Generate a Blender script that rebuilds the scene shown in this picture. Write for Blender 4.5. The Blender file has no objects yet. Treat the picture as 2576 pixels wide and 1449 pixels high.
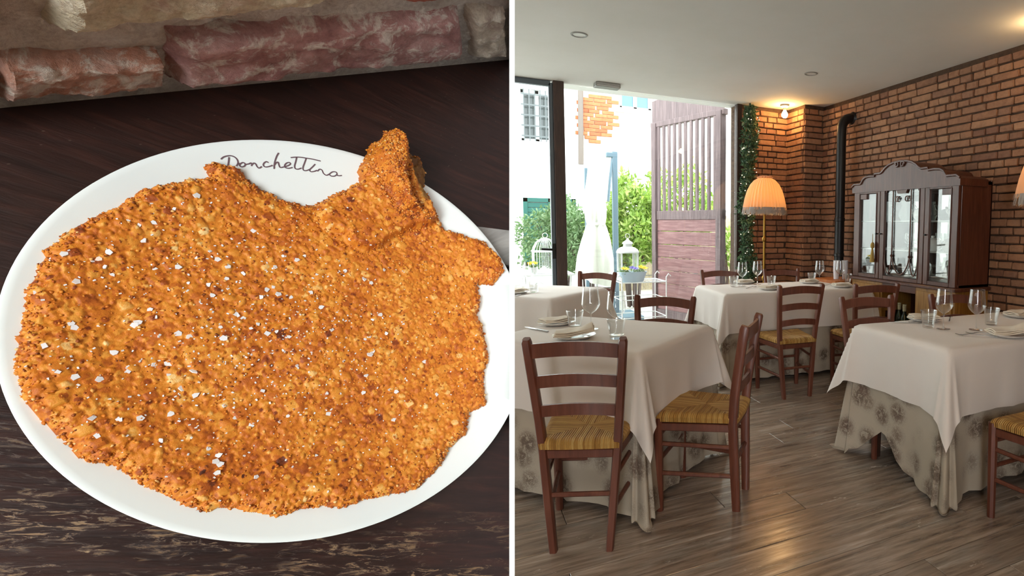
import bpy, math, random
import numpy as np
from mathutils import Vector, Matrix
random.seed(7); RNG = np.random.default_rng(7)
S = bpy.context.scene
COL = S.collection
# ------------------------------------------------------------------ camera
W_, H_ = 2576, 1449
F_, CX, CY = 1413.1, 1900.0, 690.0
YAW, PITCH, ROLL = 0.491482, 0.0851427, -0.0083588
EYE = np.array([0.0, 0.0, 1.32])
_f = np.array([math.sin(YAW)*math.cos(PITCH), math.cos(YAW)*math.cos(PITCH), -math.sin(PITCH)])
_r = np.array([math.cos(YAW), -math.sin(YAW), 0.0])
_d = np.cross(_f, _r)
RIGHT = math.cos(ROLL)*_r + math.sin(ROLL)*_d
DOWN = -math.sin(ROLL)*_r + math.cos(ROLL)*_d
FWD = _f
def ray(px, py): return RIGHT*(px-CX)/F_ + DOWN*(py-CY)/F_ + FWD
def at_z(px, py, z): d = ray(px, py); return EYE + d*(z-EYE[2])/d[2]
def at_y(px, py, y): d = ray(px, py); return EYE + d*y/d[1]
def at_x(px, py, x): d = ray(px, py); return EYE + d*x/d[0]
def on_plane(px, py, p0, n): d = ray(px, py); return EYE + d*(n @ (p0-EYE))/(n @ d)
def project(p):
    q = np.asarray(p)-EYE; z = q @ FWD
    return CX+F_*(q @ RIGHT)/z, CY+F_*(q @ DOWN)/z, z
cam = bpy.data.cameras.new('camera'); camo = bpy.data.objects.new('camera', cam); COL.objects.link(camo)
cam.sensor_width = 36; cam.sensor_fit = 'HORIZONTAL'; cam.lens = F_/W_*36
cam.shift_x = (W_/2-CX)/W_; cam.shift_y = (CY-H_/2)/W_
cam.clip_start = 0.02; cam.clip_end = 200
mw = Matrix.Identity(4)
for i in range(3):
    mw[i][0] = RIGHT[i]; mw[i][1] = -DOWN[i]; mw[i][2] = -FWD[i]; mw[i][3] = EYE[i]
camo.matrix_world = mw
S.camera = camo
# ------------------------------------------------------------------ view, world, large lights
S.view_settings.view_transform = 'Standard'; S.view_settings.look = 'None'
S.view_settings.gamma = 1.0; S.view_settings.use_curve_mapping = False
S.view_settings.exposure = 0.55
S.cycles.use_denoising = True
S.cycles.max_bounces = 10; S.cycles.diffuse_bounces = 5; S.cycles.glossy_bounces = 4
S.cycles.transparent_max_bounces = 16; S.cycles.transmission_bounces = 6
S.cycles.sample_clamp_indirect = 6.0
world = bpy.data.worlds.new('overcast_sky'); S.world = world; world.use_nodes = True
bg = world.node_tree.nodes['Background']
bg.inputs['Color'].default_value = (0.90, 0.96, 1.0, 1); bg.inputs['Strength'].default_value = 5.0
ROOM_X0, ROOM_X1, ROOM_Y0, ROOM_Y1, CEIL = -3.4, 3.81, -2.0, 5.84, 2.70
def area_light(name, loc, target, sx, sy, power, color, spread=180, portal=False):
    l = bpy.data.lights.new(name, 'AREA'); l.shape = 'RECTANGLE'; l.size = sx; l.size_y = sy
    l.energy = power; l.color = color; l.spread = math.radians(spread)
    if portal: l.cycles.is_portal = True
    o = bpy.data.objects.new(name, l); COL.objects.link(o); o.location = loc
    o.rotation_euler = (Vector(target)-Vector(loc)).to_track_quat('-Z', 'Y').to_euler()
    return o
area_light('window_portal', (-0.25, 5.86, 1.36), (-0.25, 0, 1.36), 6.3, 2.68, 1, (1, 1, 1), portal=True)
area_light('window_behind_offscreen', (-0.80, -1.96, 1.50), (-0.09, 0.53, 1.28), 1.2, 1.5, 47.0, (0.95, 0.98, 1.0), spread=120)

# ------------------------------------------------------------------ helpers
def lin(c): return c/12.92 if c <= 0.04045 else ((c+0.055)/1.055)**2.4
def hx(s):
    s = s.lstrip('#'); return tuple(lin(int(s[i:i+2], 16)/255) for i in (0, 2, 4))
MATS = {}
class NT:
    def __init__(self, name):
        m = bpy.data.materials.new(name); m.use_nodes = True; self.m = m; MATS[name] = m
        self.t = m.node_tree; self.n = self.t.nodes; self.p = self.n['Principled BSDF']; self.out = self.n['Material Output']
    def add(self, typ, **kw):
        nd = self.n.new(typ)
        for k, v in kw.items(): setattr(nd, k, v)
        return nd
    def link(self, a, b): self.t.links.new(a, b)
    def coords(self, kind='Object', scale=(1, 1, 1), rnd=False, rot=(0, 0, 0)):
        tc = self.add('ShaderNodeTexCoord'); mp = self.add('ShaderNodeMapping')
        mp.inputs['Scale'].default_value = scale; mp.inputs['Rotation'].default_value = rot
        src = tc.outputs[kind]
        if rnd:
            oi = self.add('ShaderNodeObjectInfo'); mu = self.add('ShaderNodeVectorMath', operation='SCALE')
            mu.inputs[0].default_value = (37.1, 17.7, 5.3); self.link(oi.outputs['Random'], mu.inputs['Scale'])
            ad = self.add('ShaderNodeVectorMath', operation='ADD')
            self.link(src, ad.inputs[0]); self.link(mu.outputs[0], ad.inputs[1]); src = ad.outputs[0]
        self.link(src, mp.inputs['Vector']); return mp.outputs[0]
    def noise(self, vec, scale, detail=6, rough=0.6, dist=0.0):
        nd = self.add('ShaderNodeTexNoise'); nd.inputs['Scale'].default_value = scale
        nd.inputs['Detail'].default_value = detail; nd.inputs['Roughness'].default_value = rough
        nd.inputs['Distortion'].default_value = dist
        self.link(vec, nd.inputs['Vector']); return nd.outputs['Fac']
    def voro(self, vec, scale, feature='F1', out='Distance'):
        nd = self.add('ShaderNodeTexVoronoi', feature=feature); nd.inputs['Scale'].default_value = scale
        self.link(vec, nd.inputs['Vector']); return nd.outputs[out]
    def ramp(self, fac, stops, interp='LINEAR'):
        nd = self.add('ShaderNodeValToRGB'); cr = nd.color_ramp; cr.interpolation = interp
        while len(cr.elements) > 1: cr.elements.remove(cr.elements[-1])
        for i, (p, c) in enumerate(stops):
            e = cr.elements[0] if i == 0 else cr.elements.new(p)
            e.position = p; e.color = (*c, 1) if len(c) == 3 else c
        self.link(fac, nd.inputs['Fac']); return nd.outputs['Color']
    def math(self, op, a, b=None, clamp=False):
        nd = self.add('ShaderNodeMath', operation=op, use_clamp=clamp)
        for i, v in enumerate((a, b)):
            if v is None: continue
            if isinstance(v, (int, float)): nd.inputs[i].default_value = v
            else: self.link(v, nd.inputs[i])
        return nd.outputs[0]
    def mix(self, fac, a, b, typ='MIX'):
        nd = self.add('ShaderNodeMix', data_type='RGBA', blend_type=typ)
        for key, v in ((0, fac), (6, a), (7, b)):
            if isinstance(v, (int, float)): nd.inputs[key].default_value = v
            elif isinstance(v, tuple): nd.inputs[key].default_value = (*v, 1) if len(v) == 3 else v
            else: self.link(v, nd.inputs[key])
        return nd.outputs[2]
    def bump(self, hgt, strength=0.3, dist=0.01):
        nd = self.add('ShaderNodeBump'); nd.inputs['Strength'].default_value = strength; nd.inputs['Distance'].default_value = dist
        self.link(hgt, nd.inputs['Height']); self.link(nd.outputs[0], self.p.inputs['Normal'])
    def base(self, c):
        if isinstance(c, tuple): self.p.inputs['Base Color'].default_value = (*c, 1)
        else: self.link(c, self.p.inputs['Base Color'])
    def set(self, **kw):
        for k, v in kw.items():
            inp = self.p.inputs[k.replace('_', ' ')]
            if isinstance(v, (int, float, tuple)): inp.default_value = v if not (isinstance(v, tuple) and len(v) == 3) else (*v, 1)
            else: self.link(v, inp)
    def rnd_island(self):
        g = self.add('ShaderNodeNewGeometry'); o = self.add('ShaderNodeObjectInfo')
        return self.math('FRACT', self.math('ADD', g.outputs['Random Per Island'], o.outputs['Random']))

def plain(name, c, rough=0.5, metal=0.0, **kw):
    t = NT(name); t.base(c); t.set(Roughness=rough, Metallic=metal, **kw); return t.m
def mottled(name, c1, c2, scale, rough=0.6, bump=0.0, bdist=0.003, stretch=(1, 1, 1), rnd=False, detail=6, c3=None, **kw):
    t = NT(name); v = t.coords('Object', stretch, rnd); n = t.noise(v, scale, detail)
    st = [(0.3, c1), (0.7, c2)] if c3 is None else [(0.25, c1), (0.5, c2), (0.72, c3)]
    t.base(t.ramp(n, st)); t.set(Roughness=rough, **kw)
    if bump: t.bump(n, bump, bdist)
    return t.m

class MB:
    def __init__(self): self.v = []; self.f = []
    def addm(self, vs, fs):
        o = len(self.v); self.v.extend([tuple(map(float, p)) for p in vs]); self.f.extend([tuple(i+o for i in q) for q in fs])
        return self
    def box(self, c, s, ch=0.0, rot=None):
        hx_, hy_, hz_ = s[0]/2, s[1]/2, s[2]/2
        vs, fs = [], []
        if ch <= 0:
            vs = [(x*hx_, y*hy_, z*hz_) for x in (-1, 1) for y in (-1, 1) for z in (-1, 1)]
            fs = [(0, 1, 3, 2), (4, 6, 7, 5), (0, 4, 5, 1), (2, 3, 7, 6), (0, 2, 6, 4), (1, 5, 7, 3)]
        else:
            ch = min(ch, hx_*0.9, hy_*0.9, hz_*0.9); idx = {}
            for sx in (-1, 1):
                for sy in (-1, 1):
                    for sz in (-1, 1):
                        for k in range(3):
                            p = [sx*(hx_-ch), sy*(hy_-ch), sz*(hz_-ch)]; p[k] = (sx*hx_, sy*hy_, sz*hz_)[k]
                            idx[(sx, sy, sz, k)] = len(vs); vs.append(tuple(p))
            for k in range(3):
                a, b = [j for j in range(3) if j != k]
                for s_ in (-1, 1):
                    q = []
                    for (sa, sb) in ((-1, -1), (1, -1), (1, 1), (-1, 1)):
                        t = [0, 0, 0]; t[k] = s_; t[a] = sa; t[b] = sb; q.append(idx[(*t, k)])
                    fs.append(tuple(q))
            for k in range(3):
                a, b = [j for j in range(3) if j != k]
                for sa in (-1, 1):
                    for sb in (-1, 1):
                        t = [0, 0, 0]; t[a] = sa; t[b] = sb
                        q = []
                        for sk, who in ((-1, a), (1, a), (1, b), (-1, b)):
                            t2 = list(t); t2[k] = sk; q.append(idx[(*t2, who)])
                        fs.append(tuple(q))
            for sx in (-1, 1):
                for sy in (-1, 1):
                    for sz in (-1, 1): fs.append(tuple(idx[(sx, sy, sz, k)] for k in range(3)))
        if rot is not None: vs = [tuple(rot @ Vector(p)) for p in vs]
        return self.addm([(p[0]+c[0], p[1]+c[1], p[2]+c[2]) for p in vs], fs)
    def cyl(self, p0, p1, r0, r1=None, n=10, cap=True):
        return self.tube([p0, p1], [r0, r0 if r1 is None else r1], n, cap)
    def tube(self, path, r, n=8, cap=True, sx=1.0, sy=1.0, closed=False):
        path = [Vector(p) for p in path]; m = len(path)
        rs = r if isinstance(r, (list, tuple)) else [r]*m
        vs, fs = [], []; ref = None
        for i, p in enumerate(path):
            if closed: t = path[(i+1) % m]-path[i-1]
            else: t = path[min(i+1, m-1)]-path[max(i-1, 0)]
            t = t.normalized() if t.length > 1e-9 else Vector((0, 0, 1))
            if ref is None: ref = Vector((0, 0, 1)) if abs(t.z) < 0.9 else Vector((0, 1, 0))
            u = t.cross(ref).normalized(); w = u.cross(t).normalized(); ref = w
            for k in range(n):
                a = 2*math.pi*(k+0.5)/n
                vs.append(p+u*math.cos(a)*rs[i]*sx+w*math.sin(a)*rs[i]*sy)
        for i in range(m if closed else m-1):
            j = (i+1) % m
            for k in range(n): fs.append((i*n+k, i*n+(k+1) % n, j*n+(k+1) % n, j*n+k))
        if cap and not closed:
            fs.append(tuple(reversed(range(n)))); fs.append(tuple(range((m-1)*n, m*n)))
        return self.addm(vs, fs)
    def lathe(self, prof, n=24, c=(0, 0, 0), mod=None, cap=False):
        vs, fs = [], []
        for (r, z) in prof:
            for k in range(n):
                a = 2*math.pi*k/n; rr = r*(mod(a, z) if mod else 1)
                vs.append((c[0]+rr*math.cos(a), c[1]+rr*math.sin(a), c[2]+z))
        for i in range(len(prof)-1):
            for k in range(n): fs.append((i*n+k, i*n+(k+1) % n, (i+1)*n+(k+1) % n, (i+1)*n+k))
        if cap:
            fs.append(tuple(reversed(range(n)))); fs.append(tuple(range((len(prof)-1)*n, len(prof)*n)))
        return self.addm(vs, fs)
    def prism(self, outl, fn, d0, d1):
        n = len(outl); vs = [fn(a, b, d0) for a, b in outl]+[fn(a, b, d1) for a, b in outl]
        fs = [tuple(range(n)), tuple(reversed(range(n, 2*n)))]+[(i, i+n, (i+1) % n+n, (i+1) % n) for i in range(n)]
        return self.addm(vs, fs)
    def grid(self, fn, nu, nv):
        vs = [fn(i/nu, j/nv) for i in range(nu+1) for j in range(nv+1)]
        fs = [(i*(nv+1)+j, (i+1)*(nv+1)+j, (i+1)*(nv+1)+j+1, i*(nv+1)+j+1) for i in range(nu) for j in range(nv)]
        return self.addm(vs, fs)
    def mesh(self, name, mat, smooth=True, angle=38):
        me = bpy.data.meshes.new(name); me.from_pydata(self.v, [], self.f); me.update()
        if mat is not None: me.materials.append(MATS[mat] if isinstance(mat, str) else mat)
        if smooth:
            me.polygons.foreach_set('use_smooth', [True]*len(me.polygons))
            me.set_sharp_from_angle(angle=math.radians(angle))
        return me
    def build(self, name, mat, parent=None, loc=(0, 0, 0), rz=0.0, smooth=True, angle=38, recenter=False):
        if recenter and self.v:
            a = np.array(self.v); c = (a.min(0)+a.max(0))/2; c[2] = a[:, 2].min()
            self.v = [tuple(p) for p in a-c]; loc = tuple(np.array(loc)+c)
        return put(name, self.mesh(name, mat, smooth, angle), parent, loc, rz)
def put(name, data, parent=None, loc=(0, 0, 0), rz=0.0):
    o = bpy.data.objects.new(name, data); COL.objects.link(o)
    o.parent = parent; o.location = loc; o.rotation_euler = (0, 0, rz); return o
def tag(o, label, cat, group=None, kind=None):
    o['label'] = label; o['category'] = cat
    if group: o['group'] = group
    if kind: o['kind'] = kind
    return o
def struct(o): o['kind'] = 'structure'; return o
def thing(name, label, cat, loc=(0, 0, 0), rz=0.0, group=None):
    return tag(put(name, None, None, loc, rz), label, cat, group)
def copy_tree(o, parent=None):
    c = o.copy(); COL.objects.link(c); c.parent = parent
    for ch in list(o.children): copy_tree(ch, c)
    return c
def RZ(a): return Matrix.Rotation(a, 3, 'Z')
def snoise(a, seed=0, k=5):
    r = random.Random(seed); return sum(math.sin(a*r.uniform(0.5, 2.2)*(i+1)+r.uniform(0, 6.28))/(i+1) for i in range(k))/1.6
# ------------------------------------------------------------------ materials
def brick_mat(name, stops, bump=0.6):
    t = NT(name); r = t.rnd_island(); v = t.coords('Object', (1, 1, 1), True)
    n = t.noise(v, 22, 8, 0.7); n2 = t.noise(v, 130, 4, 0.7)
    c = t.ramp(r, stops)
    c = t.mix(t.ramp(n, [(0.35, (0, 0, 0)), (0.75, (1, 1, 1))]), c, hx('#b0714c'), 'MIX') if False else c
    c = t.mix(0.75, c, t.ramp(n, [(0.25, (0.55, 0.5, 0.48)), (0.55, (1, 1, 1)), (0.8, (1.35, 1.2, 1.05))]), 'MULTIPLY')
    t.base(c); t.set(Roughness=0.85); t.bump(t.math('ADD', n, t.math('MULTIPLY', n2, 0.5)), bump, 0.004); return t.m
brick_mat('brick_red', [(0.0, hx('#84604c')), (0.25, hx('#9c7256')), (0.5, hx('#93694f')), (0.75, hx('#a98062')), (1.0, hx('#7c5645'))])
brick_mat('brick_orange', [(0.0, hx('#b3653e')), (0.5, hx('#c4744a')), (1.0, hx('#a25a38'))])
mottled('mortar_dark', hx('#3a271d'), hx('#55402f'), 30, 0.95, 0.5)
def plank_mat():
    t = NT('plank_wood'); v = t.coords('Object', (1.1, 13, 1), True); v2 = t.coords('Object', (2.2, 5, 1), True)
    n = t.noise(v, 2.6, 9, 0.66, 0.35); n2 = t.noise(v2, 1.6, 4, 0.6)
    oi = t.add('ShaderNodeObjectInfo')
    c = t.ramp(n, [(0.28, hx('#51463d')), (0.43, hx('#93867a')), (0.56, hx('#ada196')), (0.72, hx('#d2cac1'))])
    tone = t.ramp(n2, [(0.3, hx('#9c8f80')), (0.5, hx('#b5a292')), (0.7, hx('#a7a9a8'))])
    c = t.mix(0.55, c, t.mix(1.0, tone, (1.6, 1.6, 1.6), 'MULTIPLY'), 'MULTIPLY')
    c = t.mix(1.0, c, t.ramp(oi.outputs['Random'], [(0, (0.8, 0.79, 0.78)), (1, (1.12, 1.1, 1.08))]), 'MULTIPLY')
    fl = t.noise(t.coords('Object', (9, 30, 1), True), 3.0, 3, 0.7)
    c = t.mix(t.ramp(t.math('MULTIPLY', fl, t.noise(v2, 2.1, 2)), [(0.40, (0, 0, 0)), (0.46, (1, 1, 1))]), c, hx('#cfc4b6'))
    t.base(c); t.set(Roughness=t.ramp(n, [(0.3, (0.30,)*3), (0.7, (0.16,)*3)]), Specular_IOR_Level=0.9)
    t.bump(n, 0.06, 0.002); return t.m
plank_mat()
plain('floor_gap', hx('#241c17'), 0.8)
mottled('ceiling_paint', hx('#d8d8d2'), hx('#dededa'), 2.0, 0.85)
mottled('wall_plaster', hx('#d9cfbf'), hx('#e2dacb'), 3.0, 0.85)
mottled('frame_brown', hx('#2e2019'), hx('#4a342a'), 9, 0.55, 0.2, 0.002, (8, 8, 0.7))
plain('frame_steel', hx('#596269'), 0.4, 0.6)
def glass_mat(name, tint, r0, rough=0.0, edge=0.85, power=4.0):
    t = NT(name); t.n.remove(t.p)
    tr = t.add('ShaderNodeBsdfTransparent'); tr.inputs[0].default_value = (*tint, 1)
    gl = t.add('ShaderNodeBsdfGlossy'); gl.inputs['Roughness'].default_value = rough; gl.inputs['Color'].default_value = (1, 1, 1, 1)
    lw = t.add('ShaderNodeLayerWeight'); lw.inputs['Blend'].default_value = 0.5
    fac = t.math('ADD', t.math('MULTIPLY', t.math('POWER', lw.outputs['Facing'], power), edge), r0, True)
    mx = t.add('ShaderNodeMixShader'); t.link(fac, mx.inputs[0])
    t.link(tr.outputs[0], mx.inputs[1]); t.link(gl.outputs[0], mx.inputs[2]); t.link(mx.outputs[0], t.out.inputs['Surface'])
    return t.m
glass_mat('glass_pane', (0.97, 0.985, 0.98), 0.04)
glass_mat('cabinet_glass', (0.95, 0.97, 0.96), 0.09)
glass_mat('glass_ware', (0.955, 0.965, 0.965), 0.09, 0.02, 0.8, 2.0)
def wood_mat(name, dark, mid, light, rough=0.4, stretch=(14, 14, 1.2), scale=3.0, bump=0.08, rnd=True):
    t = NT(name); v = t.coords('Object', stretch, rnd); n = t.noise(v, scale, 7, 0.6, 0.4)
    t.base(t.ramp(n, [(0.28, dark), (0.5, mid), (0.74, light)])); t.set(Roughness=rough); t.bump(n, bump, 0.002); return t.m
wood_mat('wood_chair', hx('#542c20'), hx('#653727'), hx('#764636'), 0.38)
wood_mat('wood_cabinet', hx('#42241a'), hx('#553022'), hx('#683f2e'), 0.35)
wood_mat('wood_honey', hx('#7a5220'), hx('#976a2c'), hx('#ae8140'), 0.45)
wood_mat('wood_orange', hx('#9a5526'), hx('#b1662f'), hx('#c07a41'), 0.45)
wood_mat('gate_wood', hx('#57494a'), hx('#6d5c5c'), hx('#8a7877'), 0.7, (14, 14, 1.0))
wood_mat('gate_panel_wood', hx('#6e4a4a'), hx('#875f5e'), hx('#a07d7a'), 0.6, (1.2, 1.2, 16))
def rush_mat():
    t = NT('rush'); tc = t.add('ShaderNodeTexCoord'); sp = t.add('ShaderNodeSeparateXYZ'); t.link(tc.outputs['Object'], sp.inputs[0])
    x, y = sp.outputs[0], sp.outputs[1]
    ax = t.math('MULTIPLY', t.math('ABSOLUTE', x), 1.0); ay = t.math('ABSOLUTE', y)
    sel = t.math('GREATER_THAN', ax, ay)
    c = t.math('ADD', t.math('MULTIPLY', sel, y), t.math('MULTIPLY', t.math('SUBTRACT', 1.0, sel), x))
    wob = t.noise(tc.outputs['Object'], 18, 3)
    c = t.math('ADD', c, t.math('MULTIPLY', wob, 0.006))
    s = t.math('SINE', t.math('MULTIPLY', c, 720.0))
    idx = t.math('FLOOR', t.math('MULTIPLY', c, 115.0))
    wn = t.add('ShaderNodeTexWhiteNoise', noise_dimensions='2D'); cv = t.add('ShaderNodeCombineXYZ'); t.link(idx, cv.inputs[0]); t.link(sel, cv.inputs[1]); t.link(cv.outputs[0], wn.inputs['Vector'])
    col = t.ramp(wn.outputs['Value'], [(0, hx('#9a6c2e')), (0.5, hx('#bb8c45')), (1, hx('#cfa660'))])
    t.base(col); t.set(Roughness=0.6); t.bump(s, 0.8, 0.003); return t.m
rush_mat()
def cloth_mat(name, c1, c2, scale=1.2):
    t = NT(name); v = t.coords('Object'); n = t.noise(v, scale, 4); w = t.noise(v, 420, 2)
    t.base(t.ramp(n, [(0.3, c1), (0.7, c2)])); t.set(Roughness=0.85, Sheen_Weight=0.15)
    t.bump(t.math('ADD', t.math('MULTIPLY', w, 0.25), t.noise(v, 9, 4)), 0.12, 0.006); return t
cloth_mat('cloth_white', hx('#dcd3cb'), hx('#e6ddd6'))
cloth_mat('napkin_cloth', hx('#d9ccb9'), hx('#e4d9c8'), 20)
def floral_mat():
    t = NT('cloth_floral'); v = t.coords('Object'); w = t.noise(v, 260, 2)
    base = t.ramp(t.noise(v, 2, 3), [(0.3, hx('#ab9e8c')), (0.7, hx('#b9ad9c'))])
    vd = t.voro(v, 7.6); sm = t.noise(v, 34, 7, 0.75, 1.2); st = t.noise(v, 75, 5, 0.7, 2.0)
    blob = t.ramp(vd, [(0.26, (1, 1, 1)), (0.48, (0, 0, 0))])
    mask = t.math('MULTIPLY', blob, t.ramp(sm, [(0.43, (0, 0, 0)), (0.50, (1, 1, 1))]))
    line = t.ramp(st, [(0.47, (0, 0, 0)), (0.495, (1, 1, 1)), (0.515, (1, 1, 1)), (0.54, (0, 0, 0))])
    mask2 = t.math('MULTIPLY', t.ramp(vd, [(0.40, (1, 1, 1)), (0.62, (0, 0, 0))]), line)
    rc = t.ramp(t.voro(v, 7.6, 'F1', 'Color'), [(0, hx('#54423a')), (0.5, hx('#6a5747')), (1, hx('#65483f'))])
    c = t.mix(t.math('MULTIPLY', mask, 0.85), base, rc); c = t.mix(t.math('MULTIPLY', mask2, 0.7), c, hx('#54443a'))
    t.base(c); t.set(Roughness=0.9); t.bump(w, 0.1, 0.002); return t.m
floral_mat()
plain('steel', hx('#b9b9b9'), 0.22, 1.0)
plain('porcelain', hx('#eceae6'), 0.12, Coat_Weight=0.4)
plain('porcelain_blue', hx('#c9d6d6'), 0.15)
plain('cabinet_mirror', (0.42, 0.42, 0.38), 0.05, 1.0)
plain('black_pipe', hx('#17181a'), 0.42, 0.2)
plain('brass', hx('#9a7637'), 0.35, 1.0)
plain('black_metal', hx('#15130f'), 0.5, 0.4)
plain('white_metal', hx('#e8ebe9'), 0.45)
plain('white_plastic', hx('#dcdcd8'), 0.4)
plain('grey_plastic', hx('#8d8d88'), 0.5)
plain('bottle_green', hx('#10200f'), 0.12)
plain('bottle_label', hx('#b8b08e'), 0.6)
plain('tassel', hx('#a98a44'), 0.8)
plain('paper_white', hx('#e6e8ee'), 0.7)
def glow_mat(name, c, strength):
    t = NT(name); t.base((0, 0, 0)); t.set(Emission_Color=c, Emission_Strength=strength, Roughness=1.0); return t.m
glow_mat('bulb_glow', (1.0, 0.56, 0.20), 130.0)
glow_mat('bulb_glow_dim', (1.0, 0.62, 0.28), 40.0)
glow_mat('lamp_bulb_glow', (1.0, 0.55, 0.2), 45.0); glow_mat('lamp_bulb_dim', (1.0, 0.55, 0.2), 22.0)
glow_mat('fairy_glow', (1.0, 0.85, 0.6), 1.6)
def shade_mat():
    t = NT('lamp_shade_cloth'); t.base(hx('#dcc4ac')); t.set(Roughness=0.9)
    tl = t.add('ShaderNodeBsdfTranslucent'); tl.inputs[0].default_value = (*hx('#e8b878'), 1)
    mx = t.add('ShaderNodeMixShader'); mx.inputs[0].default_value = 0.45
    t.link(t.p.outputs[0], mx.inputs[1]); t.link(tl.outputs[0], mx.inputs[2]); t.link(mx.outputs[0], t.out.inputs['Surface']); return t.m
shade_mat()
plain('fringe', hx('#a39890'), 0.9)

# ------------------------------------------------------------------ room shell
FLOOR = struct(MB().box(((ROOM_X0+ROOM_X1)/2, (ROOM_Y0+ROOM_Y1)/2+0.05, -0.06), (ROOM_X1-ROOM_X0+0.4, ROOM_Y1-ROOM_Y0+0.3, 0.10)).build('floor', 'floor_gap'))
PW, PL = 0.185, 1.85
plank_mesh = MB().box((0, 0, 0), (PL-0.003, PW-0.003, 0.012), 0.0012).mesh('plank', 'plank_wood', False)
far_mb = MB()
row = 0; y = ROOM_Y1-0.02-PW/2
while y > ROOM_Y0:
    off = random.random()*PL; x = ROOM_X0-off
    while x < ROOM_X1:
        a, b = max(x, ROOM_X0), min(x+PL, ROOM_X1-0.002)
        if b-a > 0.05:
            cxp = (a+b)/2; vis = False
            for tx in (a, cxp, b):
                p = project((tx, y, 0)); vis |= (p[2] > 0.3 and 1250 < p[0] < 2620 and p[1] < 1600)
            if vis and y > 0.9:
                o = put('plank', plank_mesh, FLOOR, (cxp, y, -0.006)); o.scale = ((b-a)/PL, 1, 1)
            else: far_mb.box((cxp, y, -0.006), (b-a-0.003, PW-0.003, 0.012))
        x += PL
    y -= PW; row += 1
o = far_mb.build('planking', 'plank_wood', FLOOR, smooth=False); o['kind'] = 'stuff'
struct(MB().box(((ROOM_X0+ROOM_X1)/2, (ROOM_Y0+ROOM_Y1)/2, CEIL+0.1), (ROOM_X1-ROOM_X0+0.5, ROOM_Y1-ROOM_Y0+0.5, 0.2)).build('ceiling', 'ceiling_paint'))
struct(MB().box(((ROOM_X0+ROOM_X1)/2, ROOM_Y0-0.1, CEIL/2), (ROOM_X1-ROOM_X0+0.5, 0.2, CEIL)).build('wall_front', 'wall_plaster'))
struct(MB().box((ROOM_X0-0.1, (ROOM_Y0+5.94)/2, CEIL/2), (0.2, 5.94-ROOM_Y0, CEIL)).build('wall_left', 'wall_plaster'))

# --- window wall: brown post, steel door edge, panes
POST_X = 0.932
struct(MB().box((POST_X, ROOM_Y1, CEIL/2), (0.10, 0.10, CEIL), 0.004).build('trim_1', 'frame_brown'))
struct(MB().box((2.90, ROOM_Y1+0.02, CEIL/2), (0.06, 0.08, CEIL), 0.004).build('trim_2', 'frame_brown'))
struct(MB().box((ROOM_X0+0.05, ROOM_Y1, CEIL/2), (0.10, 0.10, CEIL), 0.004).build('trim_3', 'frame_brown'))
struct(MB().box((-1.30, ROOM_Y1, CEIL/2), (0.10, 0.10, CEIL), 0.004).build('trim_4', 'frame_brown'))
struct(MB().box((1.93, ROOM_Y1+0.03, 0.02), (1.9, 0.05, 0.04), 0.003).build('trim_5', 'frame_steel'))
wn = struct(MB().box((1.926, ROOM_Y1+0.03, 1.36), (1.88, 0.010, 2.66)).build('window_1', 'glass_pane', smooth=False))
wn2 = struct(MB().box((-2.32, ROOM_Y1+0.03, 1.36), (1.92, 0.010, 2.66)).build('window_2', 'glass_pane', smooth=False))
# glazed door left of the post
dr = struct(MB().box((-0.19, ROOM_Y1, 1.345), (2.06, 0.010, 2.58)).build('door_1', 'glass_pane', smooth=False))
mb = MB().box((0.862, ROOM_Y1, 1.345), (0.036, 0.05, 2.67), 0.003).box((-1.23, ROOM_Y1, 1.345), (0.036, 0.05, 2.67), 0.003)
mb.box((-0.19, ROOM_Y1, 2.672), (2.1, 0.05, 0.05), 0.003).box((-0.19, ROOM_Y1, 0.035), (2.1, 0.05, 0.07), 0.003)
mb.build('door_frame', 'frame_steel', dr)
mb = MB().cyl((0.862, ROOM_Y1-0.02, 1.075), (0.862, ROOM_Y1-0.075, 1.075), 0.011).cyl((0.87, ROOM_Y1-0.07, 1.075), (0.74, ROOM_Y1-0.07, 1.083), 0.011).box((0.862, ROOM_Y1-0.028, 1.06), (0.03, 0.008, 0.15), 0.003)
mb.build('door_handle', 'black_metal', dr)

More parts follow.
